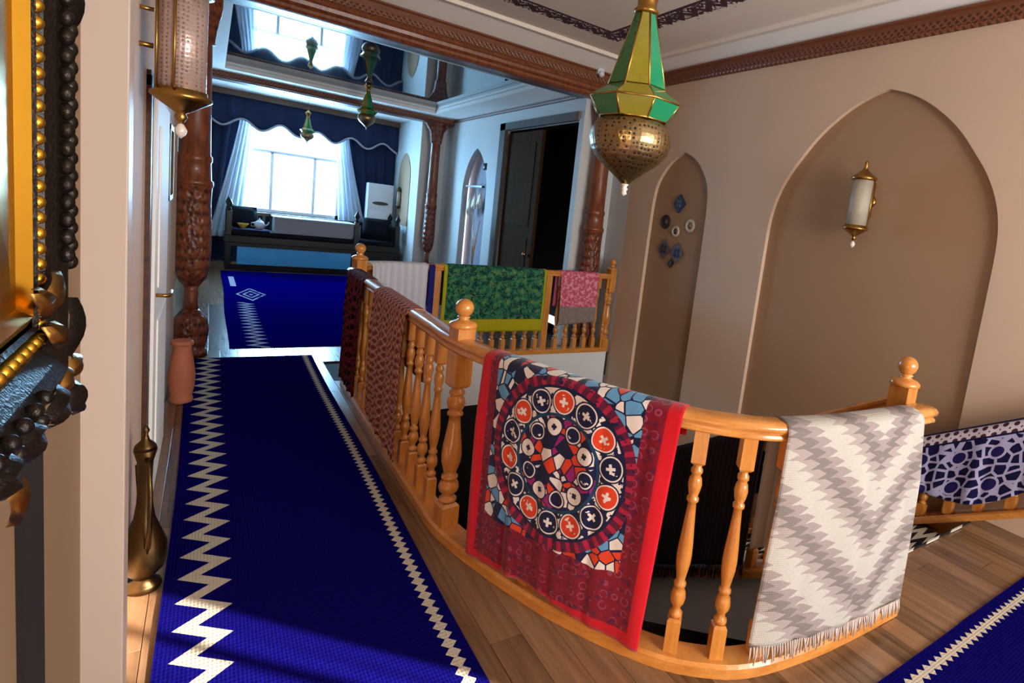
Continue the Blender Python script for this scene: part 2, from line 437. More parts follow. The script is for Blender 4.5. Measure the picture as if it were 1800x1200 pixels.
def m_shawl():
    n = NB('green_shawl'); uv = n.coord('UV'); u, v, _ = n.xyz(uv)
    f = n.noise(uv, 16, 5, .7); g = n.noise(uv, 9, 4, .6)
    c = n.ramp(f, [(.38, rgb(14, 50, 44)), (.5, rgb(36, 112, 84)), (.62, rgb(98, 128, 60))])
    c = n.mix(((g - .5).ab() < .018), c, rgb(12, 30, 40)); c = n.mix(f > .68, c, rgb(150, 130, 90))
    e = (u < .035).mx(u > 1.145).mx(v > .585)
    c = n.mix(e, c, rgb(172, 160, 18)); return n.set(c, .8, 0, .25)
M['shawl'] = m_shawl()
def m_pink():
    n = NB('pink_towel'); uv = n.coord('UV'); u, v, _ = n.xyz(uv); f = n.noise(uv, 24, 4, .7)
    c = n.mix(f > .52, rgb(196, 84, 112), rgb(226, 150, 160)); c = n.mix(v > .44, c, n.mix(f, rgb(96, 80, 78), rgb(168, 150, 140)))
    n.bump(f, .4, .005); return n.set(c, .95, 0, .1)
M['pink'] = m_pink()
M['fringerug'] = m_stripe('black_tribal_rug', rgb(10, 8, 12), rgb(50, 36, 40), 30)
def m_stairkilim():
    n = NB('black_white_zigzag'); u, v, _ = n.xyz(n.coord('UV')); t = (v * 16.0).tri()
    c = n.mix((((u * 3.4) + t * .55).fr() > .5), rgb(18, 18, 18), rgb(226, 222, 210)); return n.set(c, .9)
M['stairkilim'] = m_stairkilim()
def m_stencil():
    n = NB('ceiling_stencil'); uv = n.coord('UV'); u, v, _ = n.xyz(uv); f = n.noise(uv, 26, 4, .7)
    a = (((u * 6.0).tri() - .5) * .09 + .13 - v).ab()
    s1 = (a < .04) + (v < .03) * 1.0 + ((((u * 12.0).tri() * .05 + .05 - v).ab()) < .016) * 1.0
    sw_ = n.voro(uv, 17, 'DISTANCE_TO_EDGE'); c = n.mix((((s1 > .5) * (f > .33)).mx((sw_ < .12) * (v < .2) * (f > .42))), rgb(234, 222, 208), rgb(66, 34, 46)); c = n.mix((v > .19) * (f > .62), c, rgb(180, 148, 140))
    return n.set(c, .8)
M['stencil'] = m_stencil()
def m_pierced(name, c, hole, scale, metal=.95):
    n = NB(name); k = n.coord('Object'); d = n.voro(k, scale, 'F1', rnd=.25); x, y, z = n.xyz(k)
    f = n.noise(k, 12, 3); col = n.mix(d < .3, n.mix(f, tuple(a * .6 for a in c[:3]) + (1,), c), hole)
    n.bump(d, .5, .004); return n.set(col, .34, (d > .3) * metal, .5)
M['pierced'] = m_pierced('pierced_brass', rgb(176, 150, 108), rgb(30, 20, 12), 44)
M['filigree'] = m_pierced('filigree_sleeve', rgb(214, 186, 176), rgb(140, 108, 104), 70, .35)

WX, FARX = 4.0, 3.5         # right wall of the stair hall / of the far room
YB = 5.75                    # front of the first carved beam

# ------------------------------------------------------------------ balustrade path
def catmull(P, n=14):
    P = [Vector(p) for p in P]; Q = [2 * P[0] - P[1]] + P + [2 * P[-1] - P[-2]]; out = []
    for i in range(1, len(Q) - 2):
        a, b, c, d = Q[i - 1:i + 3]
        for k in range(n):
            t = k / n; out.append(.5 * (2 * b + (c - a) * t + (2 * a - 5 * b + 4 * c - d) * t * t + (3 * b - a - 3 * c + d) * t ** 3))
    return out + [P[-1]]
class Path:
    def __init__(s, ctrl):
        s.p = catmull(ctrl); s.S = [0]
        for a, b in zip(s.p, s.p[1:]): s.S.append(s.S[-1] + (b - a).length)
        s.L = s.S[-1]
    def raw(s, d):
        if d <= 0: t = (s.p[1] - s.p[0]).normalized(); return s.p[0] + t * d
        if d >= s.L: t = (s.p[-1] - s.p[-2]).normalized(); return s.p[-1] + t * (d - s.L)
        lo, hi = 0, len(s.S) - 1
        while hi - lo > 1:
            m = (lo + hi) // 2
            if s.S[m] <= d: lo = m
            else: hi = m
        return s.p[lo].lerp(s.p[hi], (d - s.S[lo]) / max(1e-9, s.S[hi] - s.S[lo]))
    def tan(s, d): return (s.raw(d + .01) - s.raw(d - .01)).normalized()
    def at(s, d, off=0):            # off > 0: right hand side of travel
        t = s.tan(d); return s.raw(d) + Vector((t.y, -t.x)) * off
    def sub(s, a, b, step=.04):
        n = max(2, int((b - a) / step)); return [s.raw(a + (b - a) * i / n) for i in range(n + 1)]
NEAR = Path([(.93, 5.5), (.93, 4.5), (.93, 3.4), (.934, 2.75), (.940, 2.44), (1.018, 2.10), (1.16, 1.70), (1.34, 1.38), (1.49, 1.23), (1.655, 1.15), (1.95, 1.105), (2.25, 1.09), (2.50, 1.085)])
FARP = Path([(1.0, 4.98), (1.09, 5.2), (1.3, 5.34), (1.75, 5.43), (2.4, 5.5), (3.2, 5.52), (3.95, 5.53)])
N0 = .72                     # where the near run starts (rounded corner, Y 4.78)
N1 = NEAR.L

# ------------------------------------------------------------------ floor
hole = [tuple(NEAR.at(N0 + (N1 - N0) * i / 60, -.03)) for i in range(61)]
hole = [tuple(FARP.at(FARP.L * i / 20, .02)) for i in range(20, -1, -1)] + hole + [(2.66, 1.3), (WX + .1, 1.3), (WX + .1, 5.49)]
outer = [(-.6, -3.0), (WX + .1, -3.0), (WX + .1, 12.9), (-.6, 12.9)]
# one slab with a slot: split in two polygons so the opening may touch the wall
floor = struct(MB().prism(outer, -.3, -.012, [hole[:-2] + [(WX + .095, 1.3), (WX + .095, 5.5)]]).build('floor', M['sub']))
def ylim(x):                 # far end of the boards in front of the stair opening
    if x < .935: return 4.9
    if x > 2.6: return 1.3
    best = 1.3
    for i in range(200):
        p = NEAR.raw(2.9 + (N1 - 2.9) * i / 199)
        if p.x >= x: best = p.y; break
    return best + .02
PW = .125
x = -.27; row = 0; plank_me = {}
def add_plank(x0, x1, y0, y1, curve=False):
    if y1 - y0 < .03: return
    if not curve:
        key = (round(x1 - x0, 3), round(y1 - y0, 3))
        if key not in plank_me:
            plank_me[key] = MB().box(.001, key[0] - .001, .001, key[1] - .001, -.012, 0, .0015).me('plank', M['plank'])
        o = link('plank', plank_me[key]); o.parent = floor; o.location = (x0, y0, 0)
    else:
        xs = [x0 + .001 + (x1 - x0 - .002) * i / 4 for i in range(5)]
        poly = [(0, .001), (x1 - x0 - .001, .001)] + [(q - x0, max(.01, ylim(q) - y0)) for q in xs[::-1]]
        o = MB().prism(poly, -.012, 0).build('plank', M['plank'], floor); o.location = (x0, y0, 0)
while x < WX - .01:
    x1 = min(x + PW, WX); off = (row * .47) % 1.25
    segs = [(-.35, 5.98, False)] if x1 <= .945 else [(-.35, None, True), (5.49, 5.98, False)]
    for a, b, cur in segs:
        lim = b if b is not None else min(ylim(x + .001), ylim(x1 - .001)) 
        y = a - off if a < 0 else a
        while y < lim - .01:
            yn = y + 1.25
            last = yn >= lim
            add_plank(x, x1, y, min(yn, lim) if not (cur and last) else lim, cur and last)
            y = yn
    x = x1; row += 1
far_floor = MB()
x = -.55; row = 0
while x < FARX - .01:
    x1 = min(x + .19, FARX); y = 5.98 - (row * .57) % 1.3
    while y < 12.6:
        add_plank(x, x1, max(5.98, y), min(12.6, y + 1.3)); y += 1.3
    x = x1; row += 1

# ------------------------------------------------------------------ walls and ceiling of the stair hall
def arch(cy, hw, z0, zs, c, n=14):
    """pointed arch outline in (y, z): two arcs"""
    R = hw + c; a1 = math.acos(c / R); pts = [(cy - hw, z0)]
    left = [(cy + c - R * math.cos(a1 * i / n), zs + R * math.sin(a1 * i / n)) for i in range(n + 1)]
    right = [(2 * cy - y, z) for y, z in left[::-1]][1:]
    return pts + left + right + [(cy + hw, z0)]
def keel(cy, half, z0):
    pts = [p for p in catmull([(a, b) for a, b in half], 3)]
    return [(cy - pts[-1].x, z0)] + [(cy - p.x, p.y) for p in pts[::-1]] + [(cy + p.x, p.y) for p in pts[1:]] + [(cy + pts[-1].x, z0)]
big = keel(2.435, [(0, 2.775), (.15, 2.73), (.30, 2.655), (.45, 2.545), (.57, 2.43), (.68, 2.29), (.77, 2.165), (.845, 2.02), (.892, 1.87), (.914, 1.7), (.918, 1.4)], -2.6)
small = keel(4.585, [(0, 2.376), (.12, 2.33), (.23, 2.26), (.33, 2.15), (.40, 2.03), (.43, 1.88), (.44, 1.7), (.445, 1.4)], -2.6)
yz_to_x = lambda x0: Matrix(((0, 0, 1, x0), (1, 0, 0, 0), (0, 1, 0, 0), (0, 0, 0, 1)))
def rect(a, b, c, d): return [(a, b), (c, b), (c, d), (a, d)]
winA = rect(-2.26, .75, -1.70, 2.6)
wr = struct(MB().prism(rect(-3.0, -3.1, 5.47, 3.5), 0, .11, [big, small, winA]).xf(yz_to_x(WX)).build('wall_right', M['wall']))
for a in (big, small):
    MB().prism(a, .04, .1).xf(yz_to_x(WX)).build('niche_back', M['niche'], wr)
for w_, nm in ((winA, 'window_2'),):
    (y0, z0), (y1, z1) = w_[0], w_[2]
    f = struct(MB().box(WX + .03, WX + .09, y0, y0 + .05, z0, z1).box(WX + .03, WX + .09, y1 - .05, y1, z0, z1).box(WX + .03, WX + .09, y0, y1, z0, z0 + .05).box(WX + .03, WX + .09, y0, y1, z1 - .05, z1)
           .box(WX + .035, WX + .085, (y0 + y1) / 2 - .03, (y0 + y1) / 2 + .03, z0, z1).box(WX + .045, WX + .075, y1 - .16, y1 - .135, z0, z1).box(WX + .045, WX + .075, y1 - .42, y1 - .40, z0, z1).build(nm, M['pvc']))
    MB().box(WX + .055, WX + .06, y0 + .05, y1 - .05, z0 + .05, z1 - .05).build('pane', M['pane'], f)
# pier end and the return behind the right column
struct(MB().prism([(WX, 5.47), (WX + .11, 5.47), (WX + .11, 5.97), (FARX, 5.97), (FARX, 5.86), (WX, 5.86)], -3.1, 3.5).build('wall_return', M['wall_far']))
wb = struct(MB().prism(rect(-.6, -3.1, WX + .1, 3.5), 0, .1, [rect(1.2, .8, 3.9, 2.5)]).xf(Matrix(((1, 0, 0, 0), (0, 0, 1, -2.85), (0, 1, 0, 0), (0, 0, 0, 1)))).build('wall_back', M['wall']))
f = struct(MB().box(1.2, 1.26, -2.83, -2.78, .8, 2.5).box(3.84, 3.9, -2.83, -2.78, .8, 2.5).box(2.52, 2.58, -2.83, -2.78, .8, 2.5).box(1.2, 3.9, -2.83, -2.78, .8, .86).box(1.2, 3.9, -2.83, -2.78, 2.44, 2.5).build('window_3', M['pvc']))
MB().box(1.26, 3.84, -2.81, -2.805, .86, 2.44).build('pane', M['pane'], f)
# left wall with its pilaster and door
struct(MB().box(-.4, -.255, -2.9, 1.95, 0, 3.5).build('wall_left_near', M['tan']))
wl = struct(MB().box(-.4, -.215, 1.95, 5.75, 0, 3.5).box(-.6, -.42, 5.75, 12.7, 0, 3.5).build('wall_left', M['wall']))
struct(MB().box(-.26, -.167, 1.9, 2.0, 0, 3.3, .004).build('trim_1', M['casing']))
struct(MB().box(-.26, -.243, 1.29, 1.43, 0, 1.3).build('trim_2', M['matte_black']))  # near-black upright strip on the wall below the mirror
struct(MB().box(-.22, -.197, 3.02, 3.12, 0, 1.9).box(-.22, -.2, 3.02, 4.05, 1.86, 1.92).build('trim_3', M['walnut_dark']))
dr = struct(MB().box(-.218, -.185, 3.13, 4.0, .01, 1.84, .006).build('door_1', M['white']))
MB().box(-.186, -.178, 3.28, 3.86, .2, .85, .004).box(-.186, -.178, 3.28, 3.86, 1.0, 1.72, .004).build('door_panel', M['white'], dr)
MB().tube([(-.185, 3.2, .98), (-.14, 3.2, .98), (-.135, 3.24, .98), (-.135, 3.32, .98)], .009).build('handle', M['brass'], dr)
# ceiling: coved crown, white bead, stencilled field
ce = struct(MB().box(-.4, WX + .1, -2.9, YB + .2, 3.36, 3.5).build('ceiling', M['ceil']))
IN0, IN1 = 3.07, 4.82        # inner stencil corner
def strip(name, pts, mat, parent=None, uvs=None):
    return mesh(name, pts, [tuple(range(len(pts)))], mat, parent, uvs=uvs)
def stencil(x0, x1, y0, y1, wdt, zz):
    """mitred frame of four strips just under the ceiling, uv: u along, v from the inner line outwards"""
    inn = [(x0, y0), (x1, y0), (x1, y1), (x0, y1)]; out = [(x0 - wdt, y0 - wdt), (x1 + wdt, y0 - wdt), (x1 + wdt, y1 + wdt), (x0 - wdt, y1 + wdt)]
    for i in range(4):
        j = (i + 1) % 4; L = math.dist(inn[i], inn[j])
        b = MB().prism([inn[i], inn[j], out[j], out[i]], zz - .004, zz); o = b.build('stencil_band', M['stencil'], ce)
        me = o.data; l = me.uv_layers.new(name='UVMap'); ax = 0 if i in (0, 2) else 1
        for lp in me.loops:
            c = me.vertices[lp.vertex_index].co; d = {0: y0 - c.y, 1: c.x - x1, 2: c.y - y1, 3: x0 - c.x}[i]; l.data[lp.index].uv = (c[ax], d)
stencil(.75, IN0, -1.8, IN1, .26, 3.36)
def crown(name, pts, prof, mat): return struct(MB().sweep(pts, prof, smooth=False).build(name, mat))
# loop runs along: right wall (towards -Y), so the left side of travel points to +X
room = [(WX, -2.85), (WX, YB), (-.25, YB), (-.25, -2.85)]
def wall_prof(d0, d1, z0, z1): return [(d0, z0), (d1, z0), (d1, z1), (d0, z1)]
crown('trim_4', [(WX, -2.85), (WX, YB)], [(0, 3.24), (.16, 3.34), (.16, 3.36), (0, 3.36)], M['white'])
crown('trim_5', [(WX - .16, -2.85), (WX - .16, YB - .12)], [(0, 3.325), (.05, 3.325), (.06, 3.36), (0, 3.36)], plain('white_bead', rgb(240, 228, 214), .5, var=.02))
crown('trim_6', [(WX, YB), (-.25, YB)], [(0, 3.24), (.3, 3.35), (.3, 3.36), (0, 3.36)], M['white'])
crown('trim_7', [(WX - .16, YB - .3), (-.25, YB - .3)], [(0, 3.325), (.05, 3.325), (.06, 3.36), (0, 3.36)], bpy.data.materials['white_bead'])
def carved_band(name, a, b, nrm, z0, z1, thick=.03, parent=None, lab=None):
    """raised band with uv in metres; a->b along, nrm: outward normal"""
    a, b, nn = Vector(a), Vector(b), Vector(nrm); L = (b - a).length
    prof = [(0, z0), (thick, z0 + .008), (thick * 1.25, z0 + .02), (thick * .8, z0 + .03), (thick * .8, z1 - .03), (thick * 1.3, z1 - .018), (thick * 1.3, z1 - .004), (0, z1)]
    v = []; uv = []
    for t, p in ((0, a), (L, b)):
        for d, z in prof: v.append((p.x + nn.x * d, p.y + nn.y * d, z)); uv.append((t, z - z0))
    n = len(prof); fs = [(k, k + 1, n + k + 1, n + k) for k in range(n - 1)]
    o = mesh(name, v, fs, M['carve_beam'], parent, uvs=uv); return o
struct(carved_band('trim_8', (WX, -2.85, 0), (WX, YB, 0), (-1, 0, 0), 3.10, 3.242, .035))
# first beam between the two columns
bm1 = struct(MB().box(-.4, WX, YB + .02, YB + .24, 2.95, 3.4).build('trim_9', M['walnut_dark']))
carved_band('carved_band', (WX, YB + .02, 0), (-.4, YB + .02, 0), (0, -1, 0), 3.09, 3.25, .04, bm1)
MB().sweep([(WX, YB), (-.4, YB)], [(0, 2.94), (.03, 2.945), (.05, 2.965), (.05, 2.99), (.03, 3.005), (.05, 3.02), (.055, 3.05), (.03, 3.075), (.02, 3.1), (-.1, 3.1), (-.1, 2.94)], smooth=False).build('moulding', M['oak_dark'] if 'oak_dark' in M else M['carved'], bm1)

# ------------------------------------------------------------------ far room
def far_wall():
    o = struct(MB().prism(rect(-.5, -.1, FARX + .1, 3.4), 0, .15, [rect(.48, .95, 2.06, 2.6)]).xf(Matrix(((1, 0, 0, 0), (0, 0, 1, 12.5), (0, 1, 0, 0), (0, 0, 0, 1)))).build('wall_far', M['navy']))
    return o
far_wall()
n2 = arch(8.95 + .2, .54, 0.02, 1.75, .16); n3 = arch(11.62, .43, 1.0, 1.9, .1)
door = rect(6.0, 0.0, 8.13, 2.72)
wf = struct(MB().prism([(5.97, 2.71), (8.12, 2.71), (8.12, -.1), (10.7, -.1), (10.7, 3.4), (5.97, 3.4)], 0, .1, [[(y, z) for y, z in arch(9.12, .53, .02, 1.72, .28)]]).xf(yz_to_x(FARX)).build('wall_right_far', M['wall_far']))
MB().box(FARX + .16, FARX + .2, 8.5, 9.75, 0, 2.7).build('niche_back', plain('niche_mauve', rgb(140, 140, 160), .7), wf)
struct(MB().prism([(3.05, 10.7), (FARX + .1, 10.7), (FARX + .1, 10.82), (3.17, 10.82), (3.17, 12.5), (3.05, 12.5)], -.1, 3.4).build('wall_alcove', M['wall_far']))
MB().prism([(y - 11.6, z) for y, z in arch(11.6, .4, 1.0, 1.9, .1)], 0, .012).xf(Matrix(((0, 0, -1, 3.05), (1, 0, 0, 11.6), (0, 1, 0, 0), (0, 0, 0, 1)))).build('niche_panel', M['niche'], bpy.data.objects['wall_alcove'])
# ceiling of the far room: white frame, glossy stretch panel inside, second beam, alcove ceiling
cf = struct(MB().prism([(-.5, 5.97), (FARX, 5.97), (FARX, 10.35), (-.5, 10.35)], 3.0, 3.06, [[(.12, 6.25), (3.05, 6.25), (3.05, 10.0), (.12, 10.0)]]).build('ceiling_far', M['white']))
MB().box(.0, 3.2, 6.1, 10.2, 3.095, 3.12).build('gloss_panel', M['gloss'], cf)
MB().prism([(.05, 6.18), (3.12, 6.18), (3.12, 10.07), (.05, 10.07)], 3.055, 3.1, [[(.12, 6.25), (3.05, 6.25), (3.05, 10.0), (.12, 10.0)]]).build('cove', M['white'], cf)
MB().box(-.5, FARX + .05, 5.95, 12.6, 3.13, 3.3).box(-.5, FARX, 10.6, 12.5, 3.0, 3.12).build('ceiling_deck', M['white'], cf)
bm2 = struct(MB().box(-.5, FARX, 10.34, 10.6, 2.9, 3.13).build('trim_10', M['walnut_dark']))
carved_band('carved_band', (FARX, 10.34, 0), (-.5, 10.34, 0), (0, -1, 0), 2.91, 3.04, .03, bm2)
struct(MB().box(-.5, 3.05, 12.2, 12.3, 2.90, 3.0).build('trim_11', M['walnut_dark']))
struct(carved_band('trim_12', (FARX, 5.97, 0), (FARX, 10.34, 0), (-1, 0, 0), 2.955, 3.0, .02))
# dark wide doorway with a brown leaf standing open
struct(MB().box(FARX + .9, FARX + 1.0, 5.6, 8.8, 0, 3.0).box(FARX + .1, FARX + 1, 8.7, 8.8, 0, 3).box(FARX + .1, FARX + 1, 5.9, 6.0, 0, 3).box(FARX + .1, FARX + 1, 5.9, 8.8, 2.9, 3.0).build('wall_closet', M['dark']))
dr = struct(MB().box(FARX + .04, FARX + .09, 6.95, 8.0, .01, 2.66, .004).build('door_2', M['doorleaf']))
MB().box(FARX + .03, FARX + .04, 7.1, 7.88, .2, 1.2, .004).box(FARX + .03, FARX + .04, 7.1, 7.88, 1.35, 2.5, .004).build('door_panel', M['doorleaf'], dr)
MB().ball((FARX - .0, 7.05, .98), .03).build('handle', M['brass'], dr)
struct(MB().box(FARX - .03, FARX + .02, 8.02, 8.2, 0, 2.8).box(FARX - .03, FARX + .02, 6.0, 8.2, 2.7, 2.8).build('trim_13', plain('door_casing_taupe', rgb(84, 72, 62), .7)))

# lower storey seen through the opening
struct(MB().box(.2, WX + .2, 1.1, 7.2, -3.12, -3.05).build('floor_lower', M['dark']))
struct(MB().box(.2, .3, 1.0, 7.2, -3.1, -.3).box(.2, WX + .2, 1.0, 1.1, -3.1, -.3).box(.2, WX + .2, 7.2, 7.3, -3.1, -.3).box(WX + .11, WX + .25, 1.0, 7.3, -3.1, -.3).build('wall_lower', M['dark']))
# white slab edge round the opening
edge_pts = [tuple(FARP.at(FARP.L * i / 24, .05)) for i in range(25)]
struct(MB().sweep([(a, b) for a, b in edge_pts], [(0, -.52), (.03, -.52), (.03, -.001), (0, -.001)], smooth=False).build('trim_14', M['slab']))
edge_pts = [tuple(NEAR.at(N0 + (N1 - N0) * i / 70, -.02)) for i in range(71)]
struct(MB().sweep([(a, b) for a, b in edge_pts], [(0, -.45), (.03, -.45), (.03, -.001), (0, -.001)], smooth=False).build('trim_15', M['slab']))

# ------------------------------------------------------------------ staircase
SL, RUN = .6, .28
st = thing('staircase', 'flight of wooden stairs going down along the beige wall beside the niches', 'stairs', (0, 1.3, 0))
fl = []
for k in range(11):
    y0, z = k * RUN, -(k + 1) * RUN * SL
    s_ = MB().box(2.68, 3.93, y0, y0 + RUN + .02, z - .04, z, .004).build('tread', M['tread'], st)
    MB().box(2.68, 3.93, y0 - .002, y0 + .016, z, z + RUN * SL - .04).build('riser', M['white'], s_)
for x0, x1 in ((2.62, 2.68), (3.93, 3.99)):
    poly = [(-.02, -.02), (.14, -.02), (3.1, -3.1 * SL + .10), (3.1, -3.1 * SL - .30), (-.02, -.46)]
    MB().prism(poly, x0, x1).xf(Matrix(((0, 0, 1, 0), (1, 0, 0, 0), (0, 1, 0, 0), (0, 0, 0, 1)))).build('stringer', M['flank'] if x0 < 3 else M['oak'], st)
# zigzag runner lying on the first steps
v = []; uv = []; fs = []; zz = [(0.02, -.001), (.02, -.168 + .002)]
path = [(-.02, .006)]
for k in range(5):
    z = -(k + 1) * RUN * SL + .006; path += [(k * RUN - .012, -(k) * RUN * SL + .006 if k else .006), (k * RUN - .012, z), ((k + 1) * RUN - .012, z)]
L = 0
for i, (y, z) in enumerate(path):
    if i: L += math.dist(path[i], path[i - 1])
    for x, uu in ((3.0, 0), (3.85, .85)): v.append((x, 1.3 + y, z)); uv.append((uu, L))
fs = [(2 * i, 2 * i + 1, 2 * i + 3, 2 * i + 2) for i in range(len(path) - 1)]
o = mesh('stair_runner', v, fs, M['stairkilim'], uvs=uv); m_ = o.modifiers.new('s', 'SOLIDIFY'); m_.thickness = .006; m_.offset = 1
tag(o, 'black and white zigzag rug laid over the top stair steps', 'rug')

# ------------------------------------------------------------------ turned balusters and rails
def turned(h0, h1, sq, blk0, blk1, n=12):
    """square blocks with a turned vase shape between them, from h0 to h1"""
    b = MB(); hs = sq / 2
    def block(z0, z1, cut_top):
        c = hs * .35
        lo, hi = (z0, z1)
        prof = [(hs * 1.414, lo), (hs * 1.414, hi - c if cut_top else hi), (hs * 1.0, hi)] if cut_top else [(hs * 1.0, lo), (hs * 1.414, lo + c), (hs * 1.414, hi)]
        b.lathe(prof, n=4, smooth=False, rot=PI / 4)
    block(h0, h0 + blk0, True); block(h1 - blk1, h1, False)
    a, t = h0 + blk0, (h1 - blk1) - (h0 + blk0); r = sq / 2
    P = [(.62, 0), (.98, .015), (.98, .035), (.6, .05), (.62, .075), (1.0, .10), (1.12, .135), (.98, .175), (.62, .20), (.9, .212), (.9, .232), (.6, .245), (.78, .29), (1.04, .36), (1.1, .42), (1.0, .5), (.82, .6), (.66, .70), (.58, .755), (.86, .765), (.86, .785), (.62, .795), (.86, .83), (1.0, .87), (.86, .91), (.6, .93), (.84, .945), (.84, .965), (.6, .98), (.62, 1.0)]
    b.lathe([(r * q, a + t * z) for q, z in P], n=n)
    return b
RAILZ = .955
bal_me = turned(.05, RAILZ - .06, .05, .13, .13).me('baluster', M['oak'])
newel_body = turned(.0, 1.02, .085, .16, .30, 14)
nw_me = newel_body.me('newel_post', M['oak'])
cap_me = MB().lathe([(.052, 1.0), (.064, 1.004), (.064, 1.018), (.05, 1.03), (.03, 1.036), (.022, 1.043), (.03, 1.05), (.022, 1.056)], n=14).ball((0, 0, 1.092), .042, 16).me('newel_ball', M['oak_rail'])
def newel(parent, x, y, rz=0, s=1.0, dz=0):
    o = link('newel_post', nw_me, None, parent); o.location = (x, y, dz); o.rotation_euler = (0, 0, rz); o.scale = (s, s, 1)
    c = link('finial_ball', cap_me, None, o); return o
RAILP = [(-.045, -.062), (.045, -.062), (.045, -.052), (.036, -.044), (.05, -.03), (.052, -.016), (.04, -.004), (.02, 0), (-.02, 0), (-.04, -.004), (-.052, -.016), (-.05, -.03), (-.036, -.044), (-.045, -.052)]
BASEP = [(-.055, .001), (.055, .001), (.055, .04), (.045, .052), (-.045, .052), (-.055, .04)]
def balustrade(name, label, path, a, b, step, skip=(), phase=None):
    t = thing(name, label, 'balustrade', (0, 0, 0))
    MB().sweep([(p.x, p.y, RAILZ) for p in path.sub(a, b)], RAILP).build('handrail', M['oak_rail'], t)
    MB().sweep([(p.x, p.y, 0) for p in path.sub(a, b)], BASEP, smooth=False).build('base_rail', M['oak_rail'], t)
    n = int((b - a) / step) + (phase is not None)
    for i in range(n):
        s = a + (i + .5) * (b - a) / n if phase is None else a + .04 + ((phase - a - .04) % step) + i * step
        if any(abs(s - q) < (.07 if phase is None else .1) for q in skip) or s > b - .03: continue
        p = path.raw(s); d = path.tan(s); o = link('baluster', bal_me, None, t); o.location = (p.x, p.y, 0); o.rotation_euler = (0, 0, math.atan2(d.y, d.x))
    return t
S1 = 3.07
nb = balustrade('balustrade', 'honey wood balustrade curving round the stair opening beside the blue runner', NEAR, N0, N1, .162, (S1,), 4.455)
p = NEAR.raw(S1); d = NEAR.tan(S1); newel(nb, p.x, p.y, math.atan2(d.y, d.x))
newel(nb, 2.53, 1.21, 0)
fb = balustrade('balustrade', 'honey wood balustrade across the far end of the stair opening', FARP, .03, FARP.L, .13, (1.0, 2.28))
newel(fb, 1.0, 4.96, .3); newel(fb, 3.93, 5.53, 0)
for s in (1.0, 2.28):
    p = FARP.raw(s); MB().box(p.x - .035, p.x + .035, p.y - .035, p.y + .035, 0, RAILZ - .03, .004).build('square_post', M['oak'], fb)
# stair rails: sloping handrail + balusters (inner side) and wall side rail
def stair_rail(name, label, x, y0, z0, y1, hgt, step, base=True):
    t = thing(name, label, 'stair rail')
    MB().sweep([(x, y0, z0), (x, y1, z0 - (y1 - y0) * SL)], RAILP, smooth=False).build('handrail', M['oak_rail'], t)
    if base: MB().sweep([(x, y0, z0 - hgt), (x, y1, z0 - hgt - (y1 - y0) * SL)], BASEP, smooth=False).build('base_rail', M['oak_rail'], t)
    n = int((y1 - y0) / step)
    for i in range(n):
        yy = y0 + (i + .5) * step; o = link('baluster', bal_me, None, t); zz = z0 - (yy - y0) * SL
        o.location = (x, yy, zz - RAILZ + .02); 
        if hgt < .8: o.scale = (1, 1, hgt / RAILZ); o.location.z = zz - hgt + .02
    return t
stair_rail('stair_handrail', 'sloping wooden stair rail descending behind the ball topped newel post', 2.60, 1.28, .93, 3.9, .93, .14)
wr2 = stair_rail('stair_handrail', 'low sloping wooden rail against the beige wall under the star patterned cloth', 3.88, .55, 1.08, 3.0, .62, .16)
newel(wr2, 3.88, .5)

# ------------------------------------------------------------------ draped cloths
def drape(name, frame, umax, drop, back, mat, label, cat, nu=60, nv=44, wave=.008, freq=5, skew=(0, 0), seed=0, width=.058, ext=0):
    """frame(u) -> (origin on rail top centre, outward unit vector, along unit vector); drop(u) outer length, back inner length"""
    rnd = random.Random(seed); ph = [rnd.uniform(0, 6) for _ in range(3)]
    v = []; uv = []; fs = []
    vs = [-back + back * i / 8 for i in range(8)] + [i / nv for i in range(nv + 1)]
    for i in range(nu + 1):
        u = umax * i / nu
        D = drop(u / umax)
        for k, t in enumerate(vs):
            if t < 0: sd, hz, vv = -(width + .006), t, t
            else:
                vv = t * D; sd = None; hz = -vv
            fall = min(1, max(0, (-hz - .03) / .35)); uu = u + (skew[0] + (skew[1] - skew[0]) * u / umax) * (t if t > 0 else 0)
            P, O, A = frame(uu)
            ripple = wave * fall * (math.sin(freq * u / umax * 6.28 + ph[0]) + .5 * math.sin(freq * 2.3 * u / umax * 6.28 + ph[1] + hz * 3))
            if t < 0:
                q = P + O * (-(width) - abs(ripple) * .5) + Vector((0, 0, hz - .02))
            elif t * D < 2 * width:         # over the rail
                a = t * D / (2 * width); ang = PI * (1 - a)
                q = P + O * (math.cos(ang) * width) + Vector((0, 0, -.02 + math.sin(ang) * .026))
            else:
                q = P + O * (width + .006 * fall + abs(ripple) + ripple * .3) + Vector((0, 0, -.02 - (vv - 2 * width)))
            v.append(q); uv.append((u, max(0, vv - width) if t >= 0 else 0))
    n = len(vs)
    for i in range(nu):
        for k in range(n - 1): fs.append((i * n + k, (i + 1) * n + k, (i + 1) * n + k + 1, i * n + k + 1))
    o = mesh(name, v, fs, mat, smooth=True, uvs=uv)
    m_ = o.modifiers.new('thick', 'SOLIDIFY'); m_.thickness = .005; m_.offset = 1
    tag(o, label, cat); return o
def on_path(path, s0, sign, z=RAILZ):
    def fr(u):
        p = path.raw(s0 + u); t = path.tan(s0 + u); O = Vector((t.y, -t.x, 0)) * sign
        return Vector((p.x, p.y, z)), O, Vector((t.x, t.y, 0))
    return fr
ds = 2 * .058
drape('embroidered_cloth', on_path(NEAR, 3.33, 1), .90, lambda t: .865 + ds - .025 * math.sin(t * 3.14) + .008 * math.sin(t * 11) + .03 * t ** 3, .10, M['suzani'], 'red bordered embroidered cloth with round flower medallion over the curved rail', 'cloth', 90, 60, .008, 3.2, (.02, -.04), 3)
